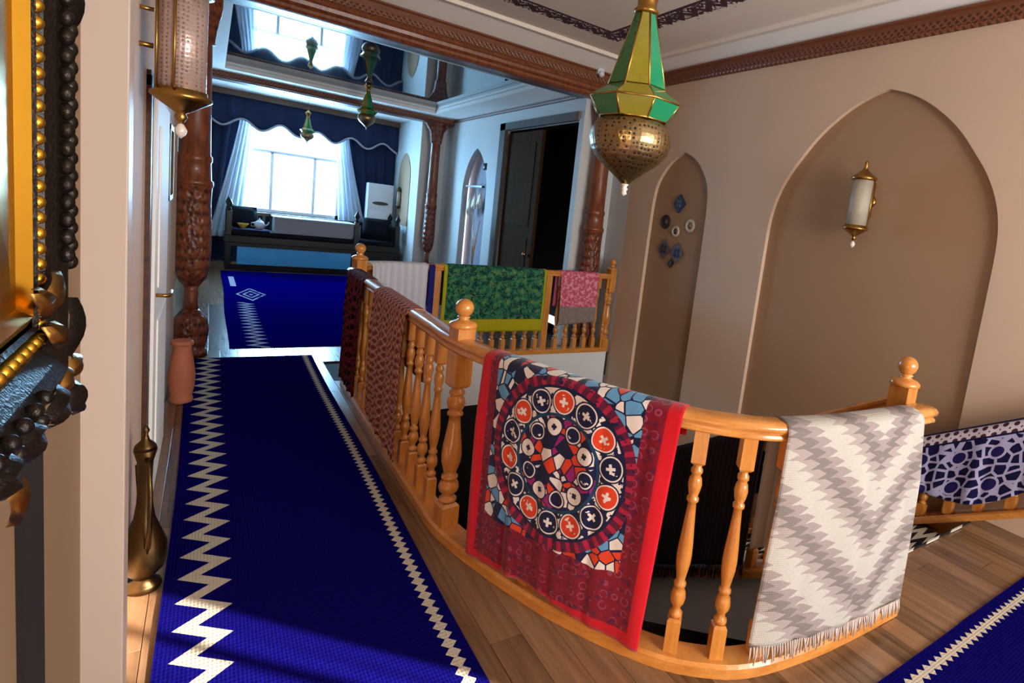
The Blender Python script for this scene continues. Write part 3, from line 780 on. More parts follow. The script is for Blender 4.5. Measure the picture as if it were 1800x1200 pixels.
kl = drape('grey_kilim', on_path(NEAR, 4.56, 1), .74, lambda t: .80 + ds + .03 * t, .5, M['kilim'], 'white and grey stepped kilim with fringe hanging on the curved rail', 'rug', 60, 44, .01, 1.6, (-.02, .10), 5)
# fringe of the kilim
fr_ = MB(); fk = on_path(NEAR, 4.56, 1); rnd = random.Random(3)
for i in range(75):
    u = .74 * (i + .5) / 75; t = u / .74; P, O, A = fk(u + (-.02 + .12 * t)); z0 = RAILZ - .02 - (.80 + .03 * t) + .004
    rip = .01 * (math.sin(1.6 * t * 6.28 + 1) ) ; off = .058 + .012
    b = P + O * off; b.z = z0
    e = b + Vector((A.x * rnd.uniform(-.012, .012), A.y * rnd.uniform(-.012, .012), -rnd.uniform(.045, .07))) + O * rnd.uniform(-.002, .01)
    fr_.tube([b, b.lerp(e, .5) + O * .003, e], [.0045, .0035, .002], 5)
o = fr_.build('fringe', plain('cream_wool', rgb(192, 178, 172), .95), kl); o['kind'] = 'stuff'
drape('ikat_rug', on_path(NEAR, 1.68, 1, RAILZ), .74, lambda t: .80 + ds + .05 * t, .4, M['ikat'], 'rose patterned rug hanging on the straight rail next to the ball newel', 'rug', 40, 30, .014, 4, (0, 0), 7)
drape('red_rug', on_path(NEAR, .80, 1, RAILZ), .52, lambda t: .84 + ds, .4, M['redrug'], 'dark red rug hanging at the far end of the straight rail', 'rug', 40, 30, .014, 3, (0, 0), 8)
drape('white_cloth', on_path(FARP, .27, 1), .61, lambda t: .52 + .12 * t + ds, .4, M['whitecloth'], 'white striped cloth hung over the far balustrade left of the green shawl', 'cloth', 40, 26, .012, 5, (0, 0), 9)
drape('navy_cloth', on_path(FARP, .893, 1, RAILZ - .002), .06, lambda t: .50 + ds, .4, plain('navy_cloth', rgb(20, 24, 110), .9), 'narrow navy cloth beside the white cloth on the far balustrade', 'cloth', 6, 20, .004, 1, (0, 0), 10)
drape('green_shawl', on_path(FARP, 1.045, 1), 1.18, lambda t: .66 + ds, .4, M['shawl'], 'green shawl with yellow border spread over the far balustrade', 'shawl', 60, 30, .006, 4, (0, 0), 11)
drape('pink_towel', on_path(FARP, 2.40, 1), .52, lambda t: .60 - .04 * t + ds, .4, M['pink'], 'pink fringed towel hanging on the far balustrade near the wall', 'towel', 40, 26, .01, 4, (.03, .0), 12)
def slope_frame(x, y0, z0, sign):
    return lambda u: (Vector((x, y0 + u, z0 - u * SL)), Vector((sign, 0, 0)), Vector((0, 1, 0)))
bt = drape('tribal_rug', slope_frame(2.60, 1.90, .93 - (1.90 - 1.28) * SL, -1), 1.05, lambda t: .82 + ds, .4, M['fringerug'], 'dark tribal rug with fringe draped over the inner stair rail, seen between the balusters', 'rug', 40, 30, .01, 4, (0, 0), 13)
fr_ = MB()
for i in range(70):
    u = 1.05 * (i + .5) / 70; b = Vector((2.60 - .075, 1.90 + u, .93 - (1.90 - 1.28 + u) * SL - .84)); e = b + Vector((-.005, rnd.uniform(-.01, .01), -rnd.uniform(.06, .1)))
    fr_.tube([b, e], [.006, .003], 5)
o = fr_.build('fringe', M['black'], bt); o['kind'] = 'stuff'
drape('star_cloth', slope_frame(3.88, .60, 1.08 - .05 * SL, -1), 1.35, lambda t: .58 - .06 * math.sin(t * 9.5) - .08 * t, .3, M['star'], 'navy cloth with white star lattice over the sloping rail by the beige wall', 'cloth', 70, 36, .012, 4, (0, 0), 14)

# ------------------------------------------------------------------ carpets
def carpet(name, x0, x1, y0, y1, mat, label, swap=False, wob=.006, uoff=0, voff=0, flip=False):
    nx, ny = 8, 60
    v = []; uv = []; rnd = random.Random(name)
    for i in range(nx + 1):
        for j in range(ny + 1):
            xx = x0 + (x1 - x0) * i / nx; yy = y0 + (y1 - y0) * j / ny
            e = wob * math.sin(yy * 2.1 + 1) if not swap else 0; e2 = wob * math.sin(xx * 2.3) if swap else 0
            v.append((xx + e, yy + e2, .009 + .001 * math.sin(yy * 9)))
            if swap: uv.append(((y1 - yy if flip else yy - y0) + uoff, xx + voff))
            else: uv.append((xx - x0 + uoff, yy + voff))
    fs = [(i * (ny + 1) + j, (i + 1) * (ny + 1) + j, (i + 1) * (ny + 1) + j + 1, i * (ny + 1) + j + 1) for i in range(nx) for j in range(ny)]
    o = mesh(name, v, fs, mat, uvs=uv); m_ = o.modifiers.new('thick', 'SOLIDIFY'); m_.thickness = .008; m_.offset = -1
    return tag(o, label, 'carpet')
carpet('carpet_runner', -.105, .79, -1.6, 5.70, M['runner'], 'long blue runner with cream zigzag borders along the left wall', voff=.03)
carpet('carpet_runner', 1.2, 3.75, -.02, .862, M['runner'], 'blue runner with cream sawtooth border at the bottom right corner', swap=True, uoff=0.02)
carpet('carpet', .17, 2.3, 6.04, 11.1, M['runner_far'], 'blue carpet with broken zigzag motif in the far room', uoff=0, voff=-6.04)

# ------------------------------------------------------------------ carved columns
colprof = [(.125, 0), (.125, .05), (.108, .06), (.118, .10), (.128, .16), (.13, .24), (.118, .31), (.085, .36), (.055, .40), (.046, .47), (.05, .53), (.044, .56), (.06, .60), (.10, .66), (.124, .76), (.13, .9), (.128, 1.1), (.12, 1.3), (.125, 1.42), (.132, 1.43), (.132, 1.47), (.118, 1.48), (.112, 1.62), (.12, 1.63), (.12, 1.67), (.108, 1.68), (.104, 1.95), (.1, 2.3), (.098, 2.55), (.12, 2.56), (.125, 2.62), (.14, 2.7), (.16, 2.78), (.17, 2.84), (.17, 2.945)]
def column(label, x, y, s=1.0):
    t = thing('carved_column', label, 'column', (x, y, 0))
    pr = [(r * s, z) for r, z in colprof]
    MB().lathe(pr[:9], n=24).build('base', M['carve_col'], t); MB().lathe(pr[8:13], n=20).build('neck', M['carved'], t)
    MB().lathe(pr[12:20], n=24).build('vase_body', M['carve_col'], t); MB().lathe(pr[19:30], n=20).build('shaft', M['carved'], t)
    MB().lathe(pr[29:], n=8, smooth=False, rot=PI / 8).build('capital', M['carve_col'], t)
    return t
column('carved dark wooden column at the left end of the near beam', -.11, 5.86)
column('carved reddish wooden column beside the dark doorway on the right', 3.70, 5.70, .95)
c2 = column('slender dark carved column under the second beam of the far room', 3.24, 10.46, .8)
for s in (-1, 1):
    MB().prism([(0, 0), (.34 * s, 0), (.2 * s, -.06), (.1 * s, -.2), (.05 * s, -.42), (0, -.44)] if s > 0 else [(0, 0), (0, -.44), (.05 * s, -.42), (.1 * s, -.2), (.2 * s, -.06), (.34 * s, 0)], -.035, .035).xf(Matrix(((1, 0, 0, 0), (0, 0, 1, 0), (0, 1, 0, 2.94), (0, 0, 0, 1)))).build('bracket', M['carve_col'], c2)

# ------------------------------------------------------------------ lanterns
def lantern(label, x, y, zb, s, ztop, group=None, detail=True):
    t = thing('hanging_lantern', label, 'lantern', (x, y, zb), -.23); t.scale = (s, s, s)
    bowl = [(.012, .055), (.05, .09), (.10, .13), (.165, .18), (.205, .235), (.218, .285), (.212, .33), (.19, .37), (.165, .392)]
    MB().lathe(bowl, n=28).build('bowl', M['pierced'], t)
    MB().lathe([(.003, 0), (.018, .012), (.012, .026), (.02, .036), (.012, .048), (.022, .062), (.006, .07)], n=10).build('drop', M['crystal'], t)
    n = 8; R0, R1, R2 = .17, .235, .205; z0, z1, z2, z3 = .392, .48, .50, .93; R3 = .058
    ring = lambda r, z: [Vector((r * math.cos(2 * PI * i / n), r * math.sin(2 * PI * i / n), z)) for i in range(n)]
    A, B, Cc, D = ring(.185, z0), ring(.245, z1), ring(.158, .545), ring(R3 * .85, z3)
    for i in range(n):
        j = (i + 1) % n
        for q0, q1, nm, m in ((A, B, 'glass_pane', ('glass_green', 'glass_yellow', 'glass_teal', 'glass_green')[(i) % 4]), (B, Cc, 'glass_pane', ('glass_green', 'glass_yellow', 'glass_green', 'glass_teal')[i % 4]), (Cc, D, 'glass_pane', ('glass_green', 'glass_yellow', 'glass_teal', 'glass_green')[(i) % 4])):
            a, b, c, d = q0[i], q0[j], q1[j], q1[i]; ce_ = (a + b + c + d) / 4
            vv = [ce_ + (p - ce_) * .95 for p in (a, b, c, d)]; nn = (b - a).cross(d - a).normalized() * .004
            mesh(nm, [p + nn for p in vv] + [p - nn for p in vv], [(0, 1, 2, 3), (7, 6, 5, 4), (0, 4, 5, 1), (1, 5, 6, 2), (2, 6, 7, 3), (3, 7, 4, 0)], M[m], t)
    fr = MB()
    for Q in (A, B, Cc, D): fr.tube(Q, .006, 6, closed=True)
    for i in range(n):
        for Q0, Q1 in ((A, B), (B, Cc), (Cc, D)): fr.tube([Q0[i], Q1[i]], .006, 6)
    fr.build('frame', M['brass'], t)
    MB().lathe([(.06, .925), (.066, .94), (.05, .955), (.05, .99), (.075, 1.05), (.10, 1.09), (.105, 1.11), (.07, 1.14), (.03, 1.18), (.012, 1.21)], n=16).build('crown', M['brass'], t)
    h = (ztop - zb) / s
    ch = MB(); z = 1.2; k = 0
    while z < h - .03:
        ax = Vector((1, 0, 0)) if k % 2 else Vector((0, 1, 0))
        ch.tube([Vector((0, 0, z + .018)) + ax * .011 * math.cos(q) + Vector((0, 0, .02 * math.sin(q))) for q in [2 * PI * i / 8 for i in range(8)]], .003, 5, closed=True); z += .032; k += 1
    ch.lathe([(.05, h), (.05, h - .012), (.02, h - .04), (.006, h - .05)][::-1], n=12).build('chain', M['brass_dark'], t)
    return t
lantern('large green and yellow glass lantern with pierced brass bowl above the curved rail', 1.43, 2.0, 1.672, .80, 3.36)
lantern('green glass lantern hanging from the glossy ceiling of the far room', 1.82, 9.2, 2.45, .56, 3.095)
lantern('small green glass lantern hanging in front of the far bright window', 1.28, 11.0, 2.22, .45, 3.0)

def wall_lamp(label, loc, rz, s=1.0):
    """cylindrical glass wall lantern, arm towards local -Y wall; centre of the drop tip at z=0"""
    t = thing('wall_lantern', label, 'wall lamp', loc, rz); t.scale = (s, s, s)
    MB().lathe([(.003, 0), (.016, .015), (.02, .03), (.012, .045), (.004, .055)], n=10).build('drop', M['crystal'], t)
    MB().lathe([(.006, .05), (.012, .062), (.02, .075), (.014, .088), (.034, .10), (.06, .118), (.078, .13), (.092, .14), (.092, .152), (.078, .158), (.078, .17)], n=20).build('lower_cup', M['brass'], t)
    MB().lathe([(.072, .165), (.072, .50)], n=24).build('glass_sleeve', M['filigree'] if s > 1.01 else M['glass_clear'], t)
    for a in (-.25, PI + .25, -PI / 2 - .5, -PI / 2 + .5):
         MB().tube([(.08 * math.cos(a), .08 * math.sin(a), .165), (.08 * math.cos(a), .08 * math.sin(a), .505)], .0045, 6).build('rib', M['brass'], t)
    MB().lathe([(.078, .498), (.09, .503), (.092, .518), (.078, .53), (.05, .55), (.035, .562), (.02, .58), (.014, .592), (.02, .602), (.012, .615), (.018, .626), (.004, .642)], n=20).build('upper_cap', M['brass'], t)
    MB().tube([(0, -.135, .30), (0, -.11, .30), (0, -.08, .30)], .009).tube([(0, -.135, .42), (0, -.08, .42)], .007).lathe([(.04, -.145), (.045, -.14), (.03, -.128), (.004, -.12)], n=14, M=Matrix(((1, 0, 0, 0), (0, 0, 1, 0), (0, 1, 0, .36), (0, 0, 0, 1)))).box(-.02, .02, -.146, -.13, .24, .5, .004).build('bracket', M['brass'], t)
    return t
wall_lamp('brass and glass wall lantern fixed inside the large arched niche', (WX - .105, 2.44, 1.595), -PI / 2 + PI, 1.0)
wall_lamp('tall filigree wall lantern with gold base hanging on the left wall', (-.094, 2.72, 1.66), -PI / 2, 1.02)

# ------------------------------------------------------------------ small plates in the narrow niche
def plate(name, label, y, z, build):
    t = build(); return t
def W_(y, z): return Matrix(((0, 0, -1, WX + .039), (-1, 0, 0, y), (0, 1, 0, z), (0, 0, 0, 1)))   # local x,y -> wall plane, z -> out of wall
def diamond(y, z, s, c1, c2, label):
    q = [(s * math.cos(PI / 2 * k), s * 1.1 * math.sin(PI / 2 * k)) for k in range(4)]
    o = MB().prism(q, 0, .018).xf(W_(y, z)).build('tile_ornament', c1); tag(o, label, 'wall ornament')
    for k in range(4):
        a = PI / 2 * k + PI / 4; b = MB().prism([(s * .36 * math.cos(a) + s * .24 * math.cos(PI / 2 * i), s * .36 * math.sin(a) + s * .26 * math.sin(PI / 2 * i)) for i in range(4)], .018, .022).xf(W_(y, z)).build('inlay', c2, o)
    return o
def ringplate(y, z, r, c1, c2, label):
    o = MB().lathe([(r * .5, 0), (r * .55, .012), (r * .8, .016), (r, .012), (r, 0)], n=18).xf(W_(y, z)).build('plate', c1); tag(o, label, 'plate')
    MB().lathe([(r * .01, .004), (r * .5, .010)][::-1], n=18).xf(W_(y, z)).build('plate_centre', c2, o); return o
mb_, md_, mw_, mg_ = plain('cobalt_tile', rgb(32, 34, 80), .3), plain('dark_tile', rgb(50, 36, 30), .4), plain('ivory_ceramic', rgb(206, 188, 170), .3), plain('grey_tile', rgb(92, 80, 88), .4)
from_img = {}
diamond(4.593, 1.845, .09, mb_, mg_, 'dark blue diamond tile ornament at the top of the narrow niche')
ringplate(4.79, 1.64, .078, md_, mg_, 'dark round plate on the left in the narrow niche')
ringplate(4.39, 1.625, .07, mw_, M['niche'], 'white ring plate on the right in the narrow niche')
ringplate(4.605, 1.55, .06, mw_, mg_, 'small ivory plate in the middle of the narrow niche')
diamond(4.745, 1.345, .10, mg_, md_, 'grey diamond tile ornament at lower left of the narrow niche')
diamond(4.53, 1.325, .10, mg_, mb_, 'grey and blue diamond tile ornament at lower right of the narrow niche')
diamond(4.61, 1.205, .045, md_, mg_, 'small dark diamond tile ornament lowest in the narrow niche')
# small white motion sensor near the beam corner
o = thing('motion_sensor', 'small white sensor mounted at the ceiling corner by the near beam', 'sensor', (3.55, YB - .06, 3.2))
MB().box(-.04, .04, 0, .05, .0, .09, .008).build('body', M['white_plastic'], o); MB().ball((0, -.01, .0), .035, 12).build('lens', M['white_plastic'], o)

# ------------------------------------------------------------------ gilded mirror at the left edge
mi = thing('gilt_mirror', 'ornate gilded mirror in a blackened carved frame on the left wall', 'mirror', (-.255, .45, 1.85))
HY, HZ = .87, .73            # half size
def frame_ring(name, d0, d1, prof, mat, n=1):
    """mitred frame between distances d0..d1 from the outer edge; prof: list of (t, height)"""
    v = []; fs = []; k = len(prof)
    for (sy, sz) in ((-1, -1), (1, -1), (1, 1), (-1, 1)):
        for t, h in prof:
            d = d0 + (d1 - d0) * t; v.append((h, sy * (HY - d), sz * (HZ - d)))
    for c in range(4):
        e = (c + 1) % 4
        for i in range(k - 1): fs.append((c * k + i, e * k + i, e * k + i + 1, c * k + i + 1))
    return mesh(name, v, fs, mat, mi, smooth=False)
frame_ring('outer_frame', .04, .13, [(0, 0), (0, .03), (.12, .055), (.3, .07), (.5, .075), (.75, .066), (1, .05)], M['black_gilt'])
frame_ring('bead_channel', .13, .175, [(0, .05), (.2, .058), (.3, .046), (.8, .046), (.9, .056), (1, .05)], M['black_gilt'])
frame_ring('gilt_cove', .175, .50, [(0, .044), (.06, .055), (.1, .04), (.2, .042), (.35, .05), (.5, .053), (.65, .05), (.8, .04), (.92, .026), (1, .02)], M['gold'])
n = NB('mirror_silver'); MB().box(0.0, .012, -(HY - .49), HY - .49, -(HZ - .49), HZ - .49).build('mirror_glass', n.set((.9, .9, .9, 1), .02, 1), mi)
be = MB().ball((0, 0, 0), .010, 8).me('bead', M['gold'])
for k in range(52):
    z = -(HZ - .152) + k * (2 * (HZ - .152)) / 51
    o = link('bead', be, None, mi); o.location = (.052, HY - .152, z)
for k in range(40):
    y = (HY - .152) - k * .03
    o = link('bead', be, None, mi); o.location = (.052, y, -(HZ - .152))
def leaf(L, W, H):
    v = []; fs = []; nx = 6
    for i in range(nx + 1):
        t = i / nx; wd = W * math.sin(PI * (t * .85 + .1)) ; z = H * math.sin(PI * t * .9) 
        for s, hh in ((-1, 0), (-.5, .6), (0, .35), (.5, .6), (1, 0)): v.append((z * .6 + hh * H, s * wd * (1 + .15 * math.sin(t * 25)), t * L))
    for i in range(nx):
        for k in range(4): fs.append((i * 5 + k, i * 5 + k + 1, (i + 1) * 5 + k + 1, (i + 1) * 5 + k))
    me = bpy.data.meshes.new('leaf'); me.from_pydata(v, [], fs); me.update()
    for p in me.polygons: p.use_smooth = True
    return me
lf = leaf(.15, .045, .028); lf.materials.append(M['black_gilt']); lg = leaf(.11, .03, .022); lg.materials.append(M['brass'])
for (y, z, a, m_, sc) in ((HY - .06, -HZ + .05, 2.4, lf, .6), (HY - .06, -HZ + .10, .2, lf, .65), (HY - .12, -HZ + .06, 4.5, lf, .65), (HY - .05, -HZ + .06, 1.2, lg, .6), (HY - .06, -HZ + .08, -1.9, lg, .6), (HY - .2, -HZ + .2, .8, lg, .7), (HY - .2, -HZ + .2, 5.3, lg, .7), (HY - .18, -HZ + .18, 2.3, lg, .6),
                         (HY - .065, .02, 0, lf, .6), (HY - .065, -.02, PI, lf, .6), (HY - .03, 0, 1.57, lg, .4), (HY - .09, 0, -1.57, lg, .4), (HY - .38, -HZ + .06, 1.57, lf, .6), (HY - .40, -HZ + .06, -1.57, lf, .6), (HY - .39, -HZ + .05, 3.1, lg, .7)):
    o = link('leaf_ornament', m_, None, mi); o.location = (.06, y, z); o.rotation_euler = (-a, 0, 0); o.scale = (.9, sc, sc)
sc_ = MB()
for k in range(70):           # carved rope of small bosses on the dark moulding
    z = -HZ + .26 + k * (2 * HZ - .5) / 70
    sc_.ball((.074, HY - .082 + .012 * (-1) ** k, z), .011, 6, 1.2)
for k in range(46):
    y = HY - .26 - k * .028; sc_.ball((.076, y, -HZ + .082 + .012 * (-1) ** k), .011, 6)
o = sc_.build('carved_bosses', M['black_gilt'], mi); o['kind'] = 'stuff'

# ------------------------------------------------------------------ floor vases by the left wall
jg = thing('metal_jug', 'tall tarnished metal jug with long neck and handle on the floor by the left wall', 'jug', (-.165, 2.5, 0), -1.35)
MB().lathe([(.05, .0), (.056, .012), (.05, .03), (.03, .045), (.036, .055), (.06, .085), (.072, .13), (.068, .18), (.05, .23), (.032, .28), (.024, .34), (.021, .42), (.024, .5), (.034, .54), (.03, .545)], n=20).build('body', M['brass_dark'], jg)
MB().tube([(.02, 0, .52), (.07, 0, .5), (.095, 0, .42), (.095, 0, .3), (.08, 0, .2), (.06, 0, .16)], .008, 8).build('handle', M['brass_dark'], jg)
MB().tube([(-.06, 0, .15), (-.09, 0, .22), (-.09, 0, .34), (-.115, 0, .44)], [.012, .01, .009, .012], 8).build('spout', M['brass_dark'], jg)
lidm = MB().lathe([(.034, .545), (.03, .56), (.012, .58), (.007, .6), (.012, .615), (.004, .635)], n=14).build('lid', M['brass_dark'], jg)
tp = thing('terracotta_pot', 'plain terracotta pot on the floor by the white door', 'pot', (-.125, 4.62, 0))
MB().lathe([(.055, 0), (.065, .01), (.066, .03), (.06, .05), (.072, .12), (.075, .2), (.062, .3), (.05, .36), (.05, .40)], n=20).build('body', M['terracotta'], tp)
MB().lathe([(.05, .395), (.062, .40), (.062, .42), (.05, .43), (.04, .42)], n=20).build('rim', M['terracotta'], tp)
pf = thing('picture_frame', 'narrow dark picture frame on the left wall beyond the white door', 'picture', (-.215, 4.55, 1.35))
MB().box(.0, .02, -.2, -.17, 0, .45).box(0, .02, .17, .2, 0, .45).box(0, .02, -.2, .2, 0, .03).box(0, .02, -.2, .2, .42, .45).build('frame', M['brass_dark'], pf); MB().box(0, .008, -.17, .17, .03, .42).build('panel', M['doorleaf'], pf)

# ------------------------------------------------------------------ far window, drapes and alcove furniture
wy = 12.44
w1 = struct(MB().box(.48, .54, wy, wy + .08, .95, 2.6).box(2.0, 2.06, wy, wy + .08, .95, 2.6).box(.48, 2.06, wy, wy + .08, .95, 1.01).box(.48, 2.06, wy, wy + .08, 2.54, 2.6)
       .box(.48, 2.06, wy + .01, wy + .07, 2.03, 2.08).box(.88, .93, wy + .01, wy + .07, .95, 2.05).box(1.58, 1.63, wy + .01, wy + .07, .95, 2.05).build('window_1', M['pvc']))
for a, b, c, d in ((.54, .88, 1.01, 2.03), (.93, 1.58, 1.01, 2.03), (1.63, 2.0, 1.01, 2.03), (.54, 2.0, 2.08, 2.54)): MB().box(a, b, wy + .03, wy + .036, c, d).build('pane', M['pane'], w1)
def curtain(name, outline, y, mat, label, folds=9, amp=.02, nz=24, nx=60, cat='curtain'):
    """outline(t, s): x for height parameter t (0 top .. 1 bottom) and s across; returns (x, z)"""
    v = []; fs = []
    for j in range(nz + 1):
        for i in range(nx + 1):
            s = i / nx; t = j / nz; x_, z_ = outline(t, s); v.append((x_, y + amp * math.sin(s * folds * 6.283) - .01 * math.sin(t * 3), z_))
    fs = [(j * (nx + 1) + i, j * (nx + 1) + i + 1, (j + 1) * (nx + 1) + i + 1, (j + 1) * (nx + 1) + i) for j in range(nz) for i in range(nx)]
    o = mesh(name, v, fs, mat, smooth=True); m_ = o.modifiers.new('t', 'SOLIDIFY'); m_.thickness = .004
    return tag(o, label, cat)
def lerp(a, b, t): return a + (b - a) * t
curtain('sheer_curtain', lambda t, s: (lerp(lerp(.40, -.02, t ** 1.15), lerp(.62, .50, t), s), lerp(2.62, .45, t)), 12.32, M['sheer'], 'white sheer curtain drawn to the left of the far window', 5, .03)
curtain('sheer_curtain', lambda t, s: (lerp(lerp(1.93, 2.06, t), lerp(2.14, 2.62, t ** 1.2), s), lerp(2.58, .55, t)), 12.32, M['sheer'], 'white sheer curtain drawn to the right of the far window', 5, .03)
curtain('drape', lambda t, s: (lerp(-.4, lerp(.3, .02, t ** 1.1), s), lerp(2.9, .05, t)), 12.38, M['navy'], 'dark navy drape hanging left of the far window', 4, .02)
curtain('drape', lambda t, s: (lerp(lerp(2.2, 2.62, t ** 1.1), 3.04, s), lerp(2.9, .05, t)), 12.38, M['navy'], 'dark navy drape hanging right of the far window', 4, .02)
vz = lambda x_: 2.46 + .075 * math.cos((x_ - .42) * 2 * PI / .585)
va = curtain('valance', lambda t, s: (lerp(-.4, 3.04, s), lerp(2.93, vz(lerp(-.4, 3.04, s)), t)), 12.24, M['navy'], 'navy scalloped valance with grey braid across the far window', 14, .012, 6, 140)
MB().tube([(lerp(-.4, 3.04, i / 140), 12.225 + .012 * math.sin(i / 140 * 14 * 6.283), vz(lerp(-.4, 3.04, i / 140))) for i in range(141)], .02, 6).build('braid', M['trim_grey'], va)

dv = thing('divan', 'black carved wooden platform divan under the far window', 'divan', (0, 0, 0))
MB().box(.20, 2.95, 11.25, 11.95, .46, .58, .01).build('platform', M['black'], dv)
for x_, y_ in ((.22, 11.27), (2.15, 11.27), (2.87, 11.27), (.22, 11.88), (2.87, 11.88)):
    pp = MB().box(x_, x_ + .08, y_, y_ + .07, 0, .98, .006).build('leg_post', M['black'], dv)
    MB().lathe([(.02, .98), (.035, 1.0), (.02, 1.03), (.045, 1.07), (.045, 1.1), (.02, 1.15), (.004, 1.19)], x_ + .04, y_ + .035, 12).build('finial', M['black'], pp)
def lattice(y0, y1, x_, z0, z1):
    b = MB().box(x_, x_ + .05, y0, y1, z1 - .05, z1); k = int((y1 - y0) / .09)
    for i in range(k): b.box(x_ + .01, x_ + .035, y0 + .04 + i * .09, y0 + .07 + i * .09, z0, z1)
    return b
lattice(11.33, 11.88, .235, .58, .94).build('side_railing', M['black'], dv); lattice(11.33, 11.88, 2.885, .58, .94).build('side_railing', M['black'], dv)
b = MB().box(.3, 2.87, 11.89, 11.93, .90, .96)
for i in range(24): b.box(.33 + i * .108, .37 + i * .108, 11.895, 11.925, .58, .92)
b.build('back_railing', M['black'], dv)
MB().box(.38, 2.12, 11.275, 11.30, .10, .40, .006).build('reflection_panel', M['blue_reflection'], dv)  # added panel, its blue stands in for the floor's reflection
MB().box(.25, 2.9, 11.26, 11.29, .40, .48).box(.25, 2.9, 11.26, 11.29, .02, .10).box(2.2, 2.88, 11.275, 11.30, .1, .4).build('front_frame', M['black'], dv)
MB().box(.30, 2.87, 11.30, 11.88, .58, .66, .03).build('mattress', m_ikat('divan_mattress', rgb(24, 22, 34), rgb(70, 64, 84), .8), dv)
tb = thing('low_table', 'low table covered by a grey patterned cloth on the divan', 'table', (1.5, 11.55, .66))
MB().box(-.60, .64, -.25, .25, .0, .27, .015).build('tablecloth', M['tablecloth'], tb); MB().box(-.62, .66, -.27, .27, .262, .285, .01).build('table_top', plain('pale_blue_cloth', rgb(170, 190, 200), .8), tb)
def cushion(label, x_, y_, z_, sx, sy, sz, mat, rx=0, rz=0):
    bm = bmesh.new(); bmesh.ops.create_cube(bm, size=1); bmesh.ops.subdivide_edges(bm, edges=bm.edges[:], cuts=4, use_grid_fill=True)
    for q in bm.verts:
        c = q.co; r = max(abs(c.x), abs(c.z)) * 2; c.y *= (1 - .75 * r ** 4) + .05; c.x *= 1 - .06 * (abs(c.z) * 2) ** 2 * 0
    me = bpy.data.meshes.new('cushion'); bm.to_mesh(me); bm.free(); me.materials.append(mat)
    for p in me.polygons: p.use_smooth = True
    o = link('cushion', me); o.location = (x_, y_, z_); o.scale = (sx, sy, sz); o.rotation_euler = (rx, 0, rz); return tag(o, label, 'cushion')
mc1 = m_ikat('cushion_dark', rgb(18, 22, 34), rgb(96, 104, 130), 1.5)
cushion('dark patterned cushion at the right end of the divan', 2.58, 11.6, .87, .46, .2, .40, mc1, -.3, -.2)
cushion('dark patterned cushion leaning on the left railing of the divan', .48, 11.78, .86, .4, .16, .36, mc1, -.25, .3)
ry = MB().box(.33, .84, 11.32, 11.7, .668, .684, .006).build('folded_cloth', m_ikat('patterned_cloth', rgb(40, 44, 84), rgb(186, 190, 210), 2.5)); tag(ry, 'patterned cloth lying on the left of the divan', 'cloth')
pt = thing('teapot', 'white teapot standing on the divan left of the low table', 'teapot', (.70, 11.6, .6845))
MB().lathe([(.03, 0), (.05, .01), (.075, .05), (.08, .09), (.06, .13), (.035, .145)], n=16).build('body', M['white_plastic'], pt); MB().lathe([(.036, .145), (.03, .16), (.008, .17), (.012, .185), (.003, .195)], n=12).build('lid', M['white_plastic'], pt)
MB().tube([(.07, 0, .06), (.12, 0, .09), (.14, 0, .13)], [.014, .01, .008]).build('spout', M['white_plastic'], pt); MB().tube([(-.07, 0, .11), (-.12, 0, .1), (-.12, 0, .05), (-.075, 0, .04)], .008).build('handle', M['white_plastic'], pt)
bo = thing('fruit_bowl', 'small yellow bowl standing on the divan beside the white teapot', 'bowl', (.46, 11.52, .69))
MB().lathe([(.03, 0), (.035, .01), (.07, .05), (.085, .08), (.08, .08), (.05, .03), (.01, .02)], n=16).build('bowl', M['yellow'], bo); MB().lathe([(.028, -.004), (.03, .002)], n=12).build('foot', M['yellow'], bo)
ac = thing('air_conditioner', 'white upright air conditioner with dark oval slot in front of the right drape', 'appliance', (2.72, 12.09, 0))
MB().box(-.24, .24, -.12, .1, .0, 1.74, .02).build('body', M['white_plastic'], ac); MB().prism([(.15 * math.cos(a), 1.36 + .035 * math.sin(a)) for a in [2 * PI * i / 20 for i in range(20)]], 0, .01).xf(Matrix(((1, 0, 0, 0), (0, 0, -1, -.118), (0, 1, 0, 0), (0, 0, 0, 1)))).build('vent_slot', M['black'], ac)
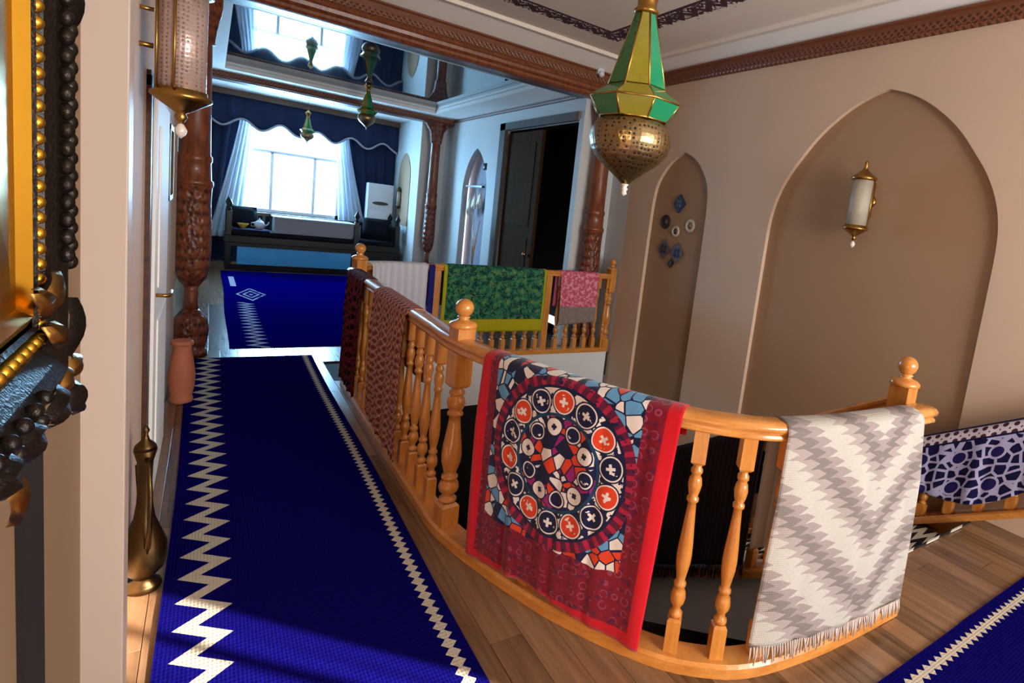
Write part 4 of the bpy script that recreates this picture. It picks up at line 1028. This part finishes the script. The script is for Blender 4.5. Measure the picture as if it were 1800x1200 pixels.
MB().box(-.2, .2, -.128, -.118, .5, 1.2, .003).build('front_grille', M['pvc'], ac)
# small things hung on the far right wall
hg = thing('glass_ornament', 'cluster of white glass drops hanging in the pointed niche of the far room', 'ornament', (FARX - .0, 9.15, 1.55))
for k in range(6):
    MB().lathe([(.004, .3 - .03 * k), (.02, .2 - .03 * k), (.034, .08 - .03 * k), (.02, .0 - .03 * k), (.004, -.02 - .03 * k)], .02 + .02 * (k % 2), -.3 + .11 * k, 10).build('drop', M['crystal'], hg)
MB().box(.0, .05, -.36, .36, .30, .33).build('hanger', M['black'], hg)
vs = thing('floor_vase', 'dark slender floor vase with pale reeds by the dark doorway', 'vase', (FARX - .2, 8.4, 0))
MB().lathe([(.07, 0), (.08, .02), (.1, .2), (.11, .35), (.07, .5), (.045, .58), (.06, .62)], n=16).build('body', M['navy'], vs)
for k in range(7):
    MB().tube([(0, 0, .55), (.02 * math.cos(k), .03 * math.sin(k * 2), .9), (.05 * math.cos(k * 2), .09 * math.sin(k * 1.7), 1.2 + .05 * k)], [.006, .008, .004], 5).build('reed', M['casing'], vs)
sw = thing('wall_switch', 'small dark round thermostat on the white wall left of the dark doorway', 'switch', (FARX - .012, 8.72, 2.18))
MB().lathe([(.04, 0), (.045, .012), (.03, .02), (.005, .022)], n=16).xf(Matrix(((0, 0, -1, .012), (1, 0, 0, 0), (0, 1, 0, 0), (0, 0, 0, 1)))).build('dial', M['black'], sw); MB().box(-.0, .012, -.055, .055, -.055, .055, .004).build('plate', M['navy'], sw)
sc3 = thing('wall_lantern', 'slim glass wall lantern on the white alcove wall beside the air conditioner', 'wall lamp', (3.0, 11.75, 1.3))
MB().lathe([(.01, 0), (.04, .04), (.04, .06)], n=12).build('lower_cup', M['brass_dark'], sc3); MB().lathe([(.035, .06), (.035, .34)], n=12).build('glass_sleeve', M['glass_clear'], sc3); MB().lathe([(.045, .34), (.04, .37), (.01, .43)], n=12).build('upper_cap', M['brass_dark'], sc3)
MB().box(0.02, .05, -.01, .01, .15, .25).build('bracket', M['brass_dark'], sc3)
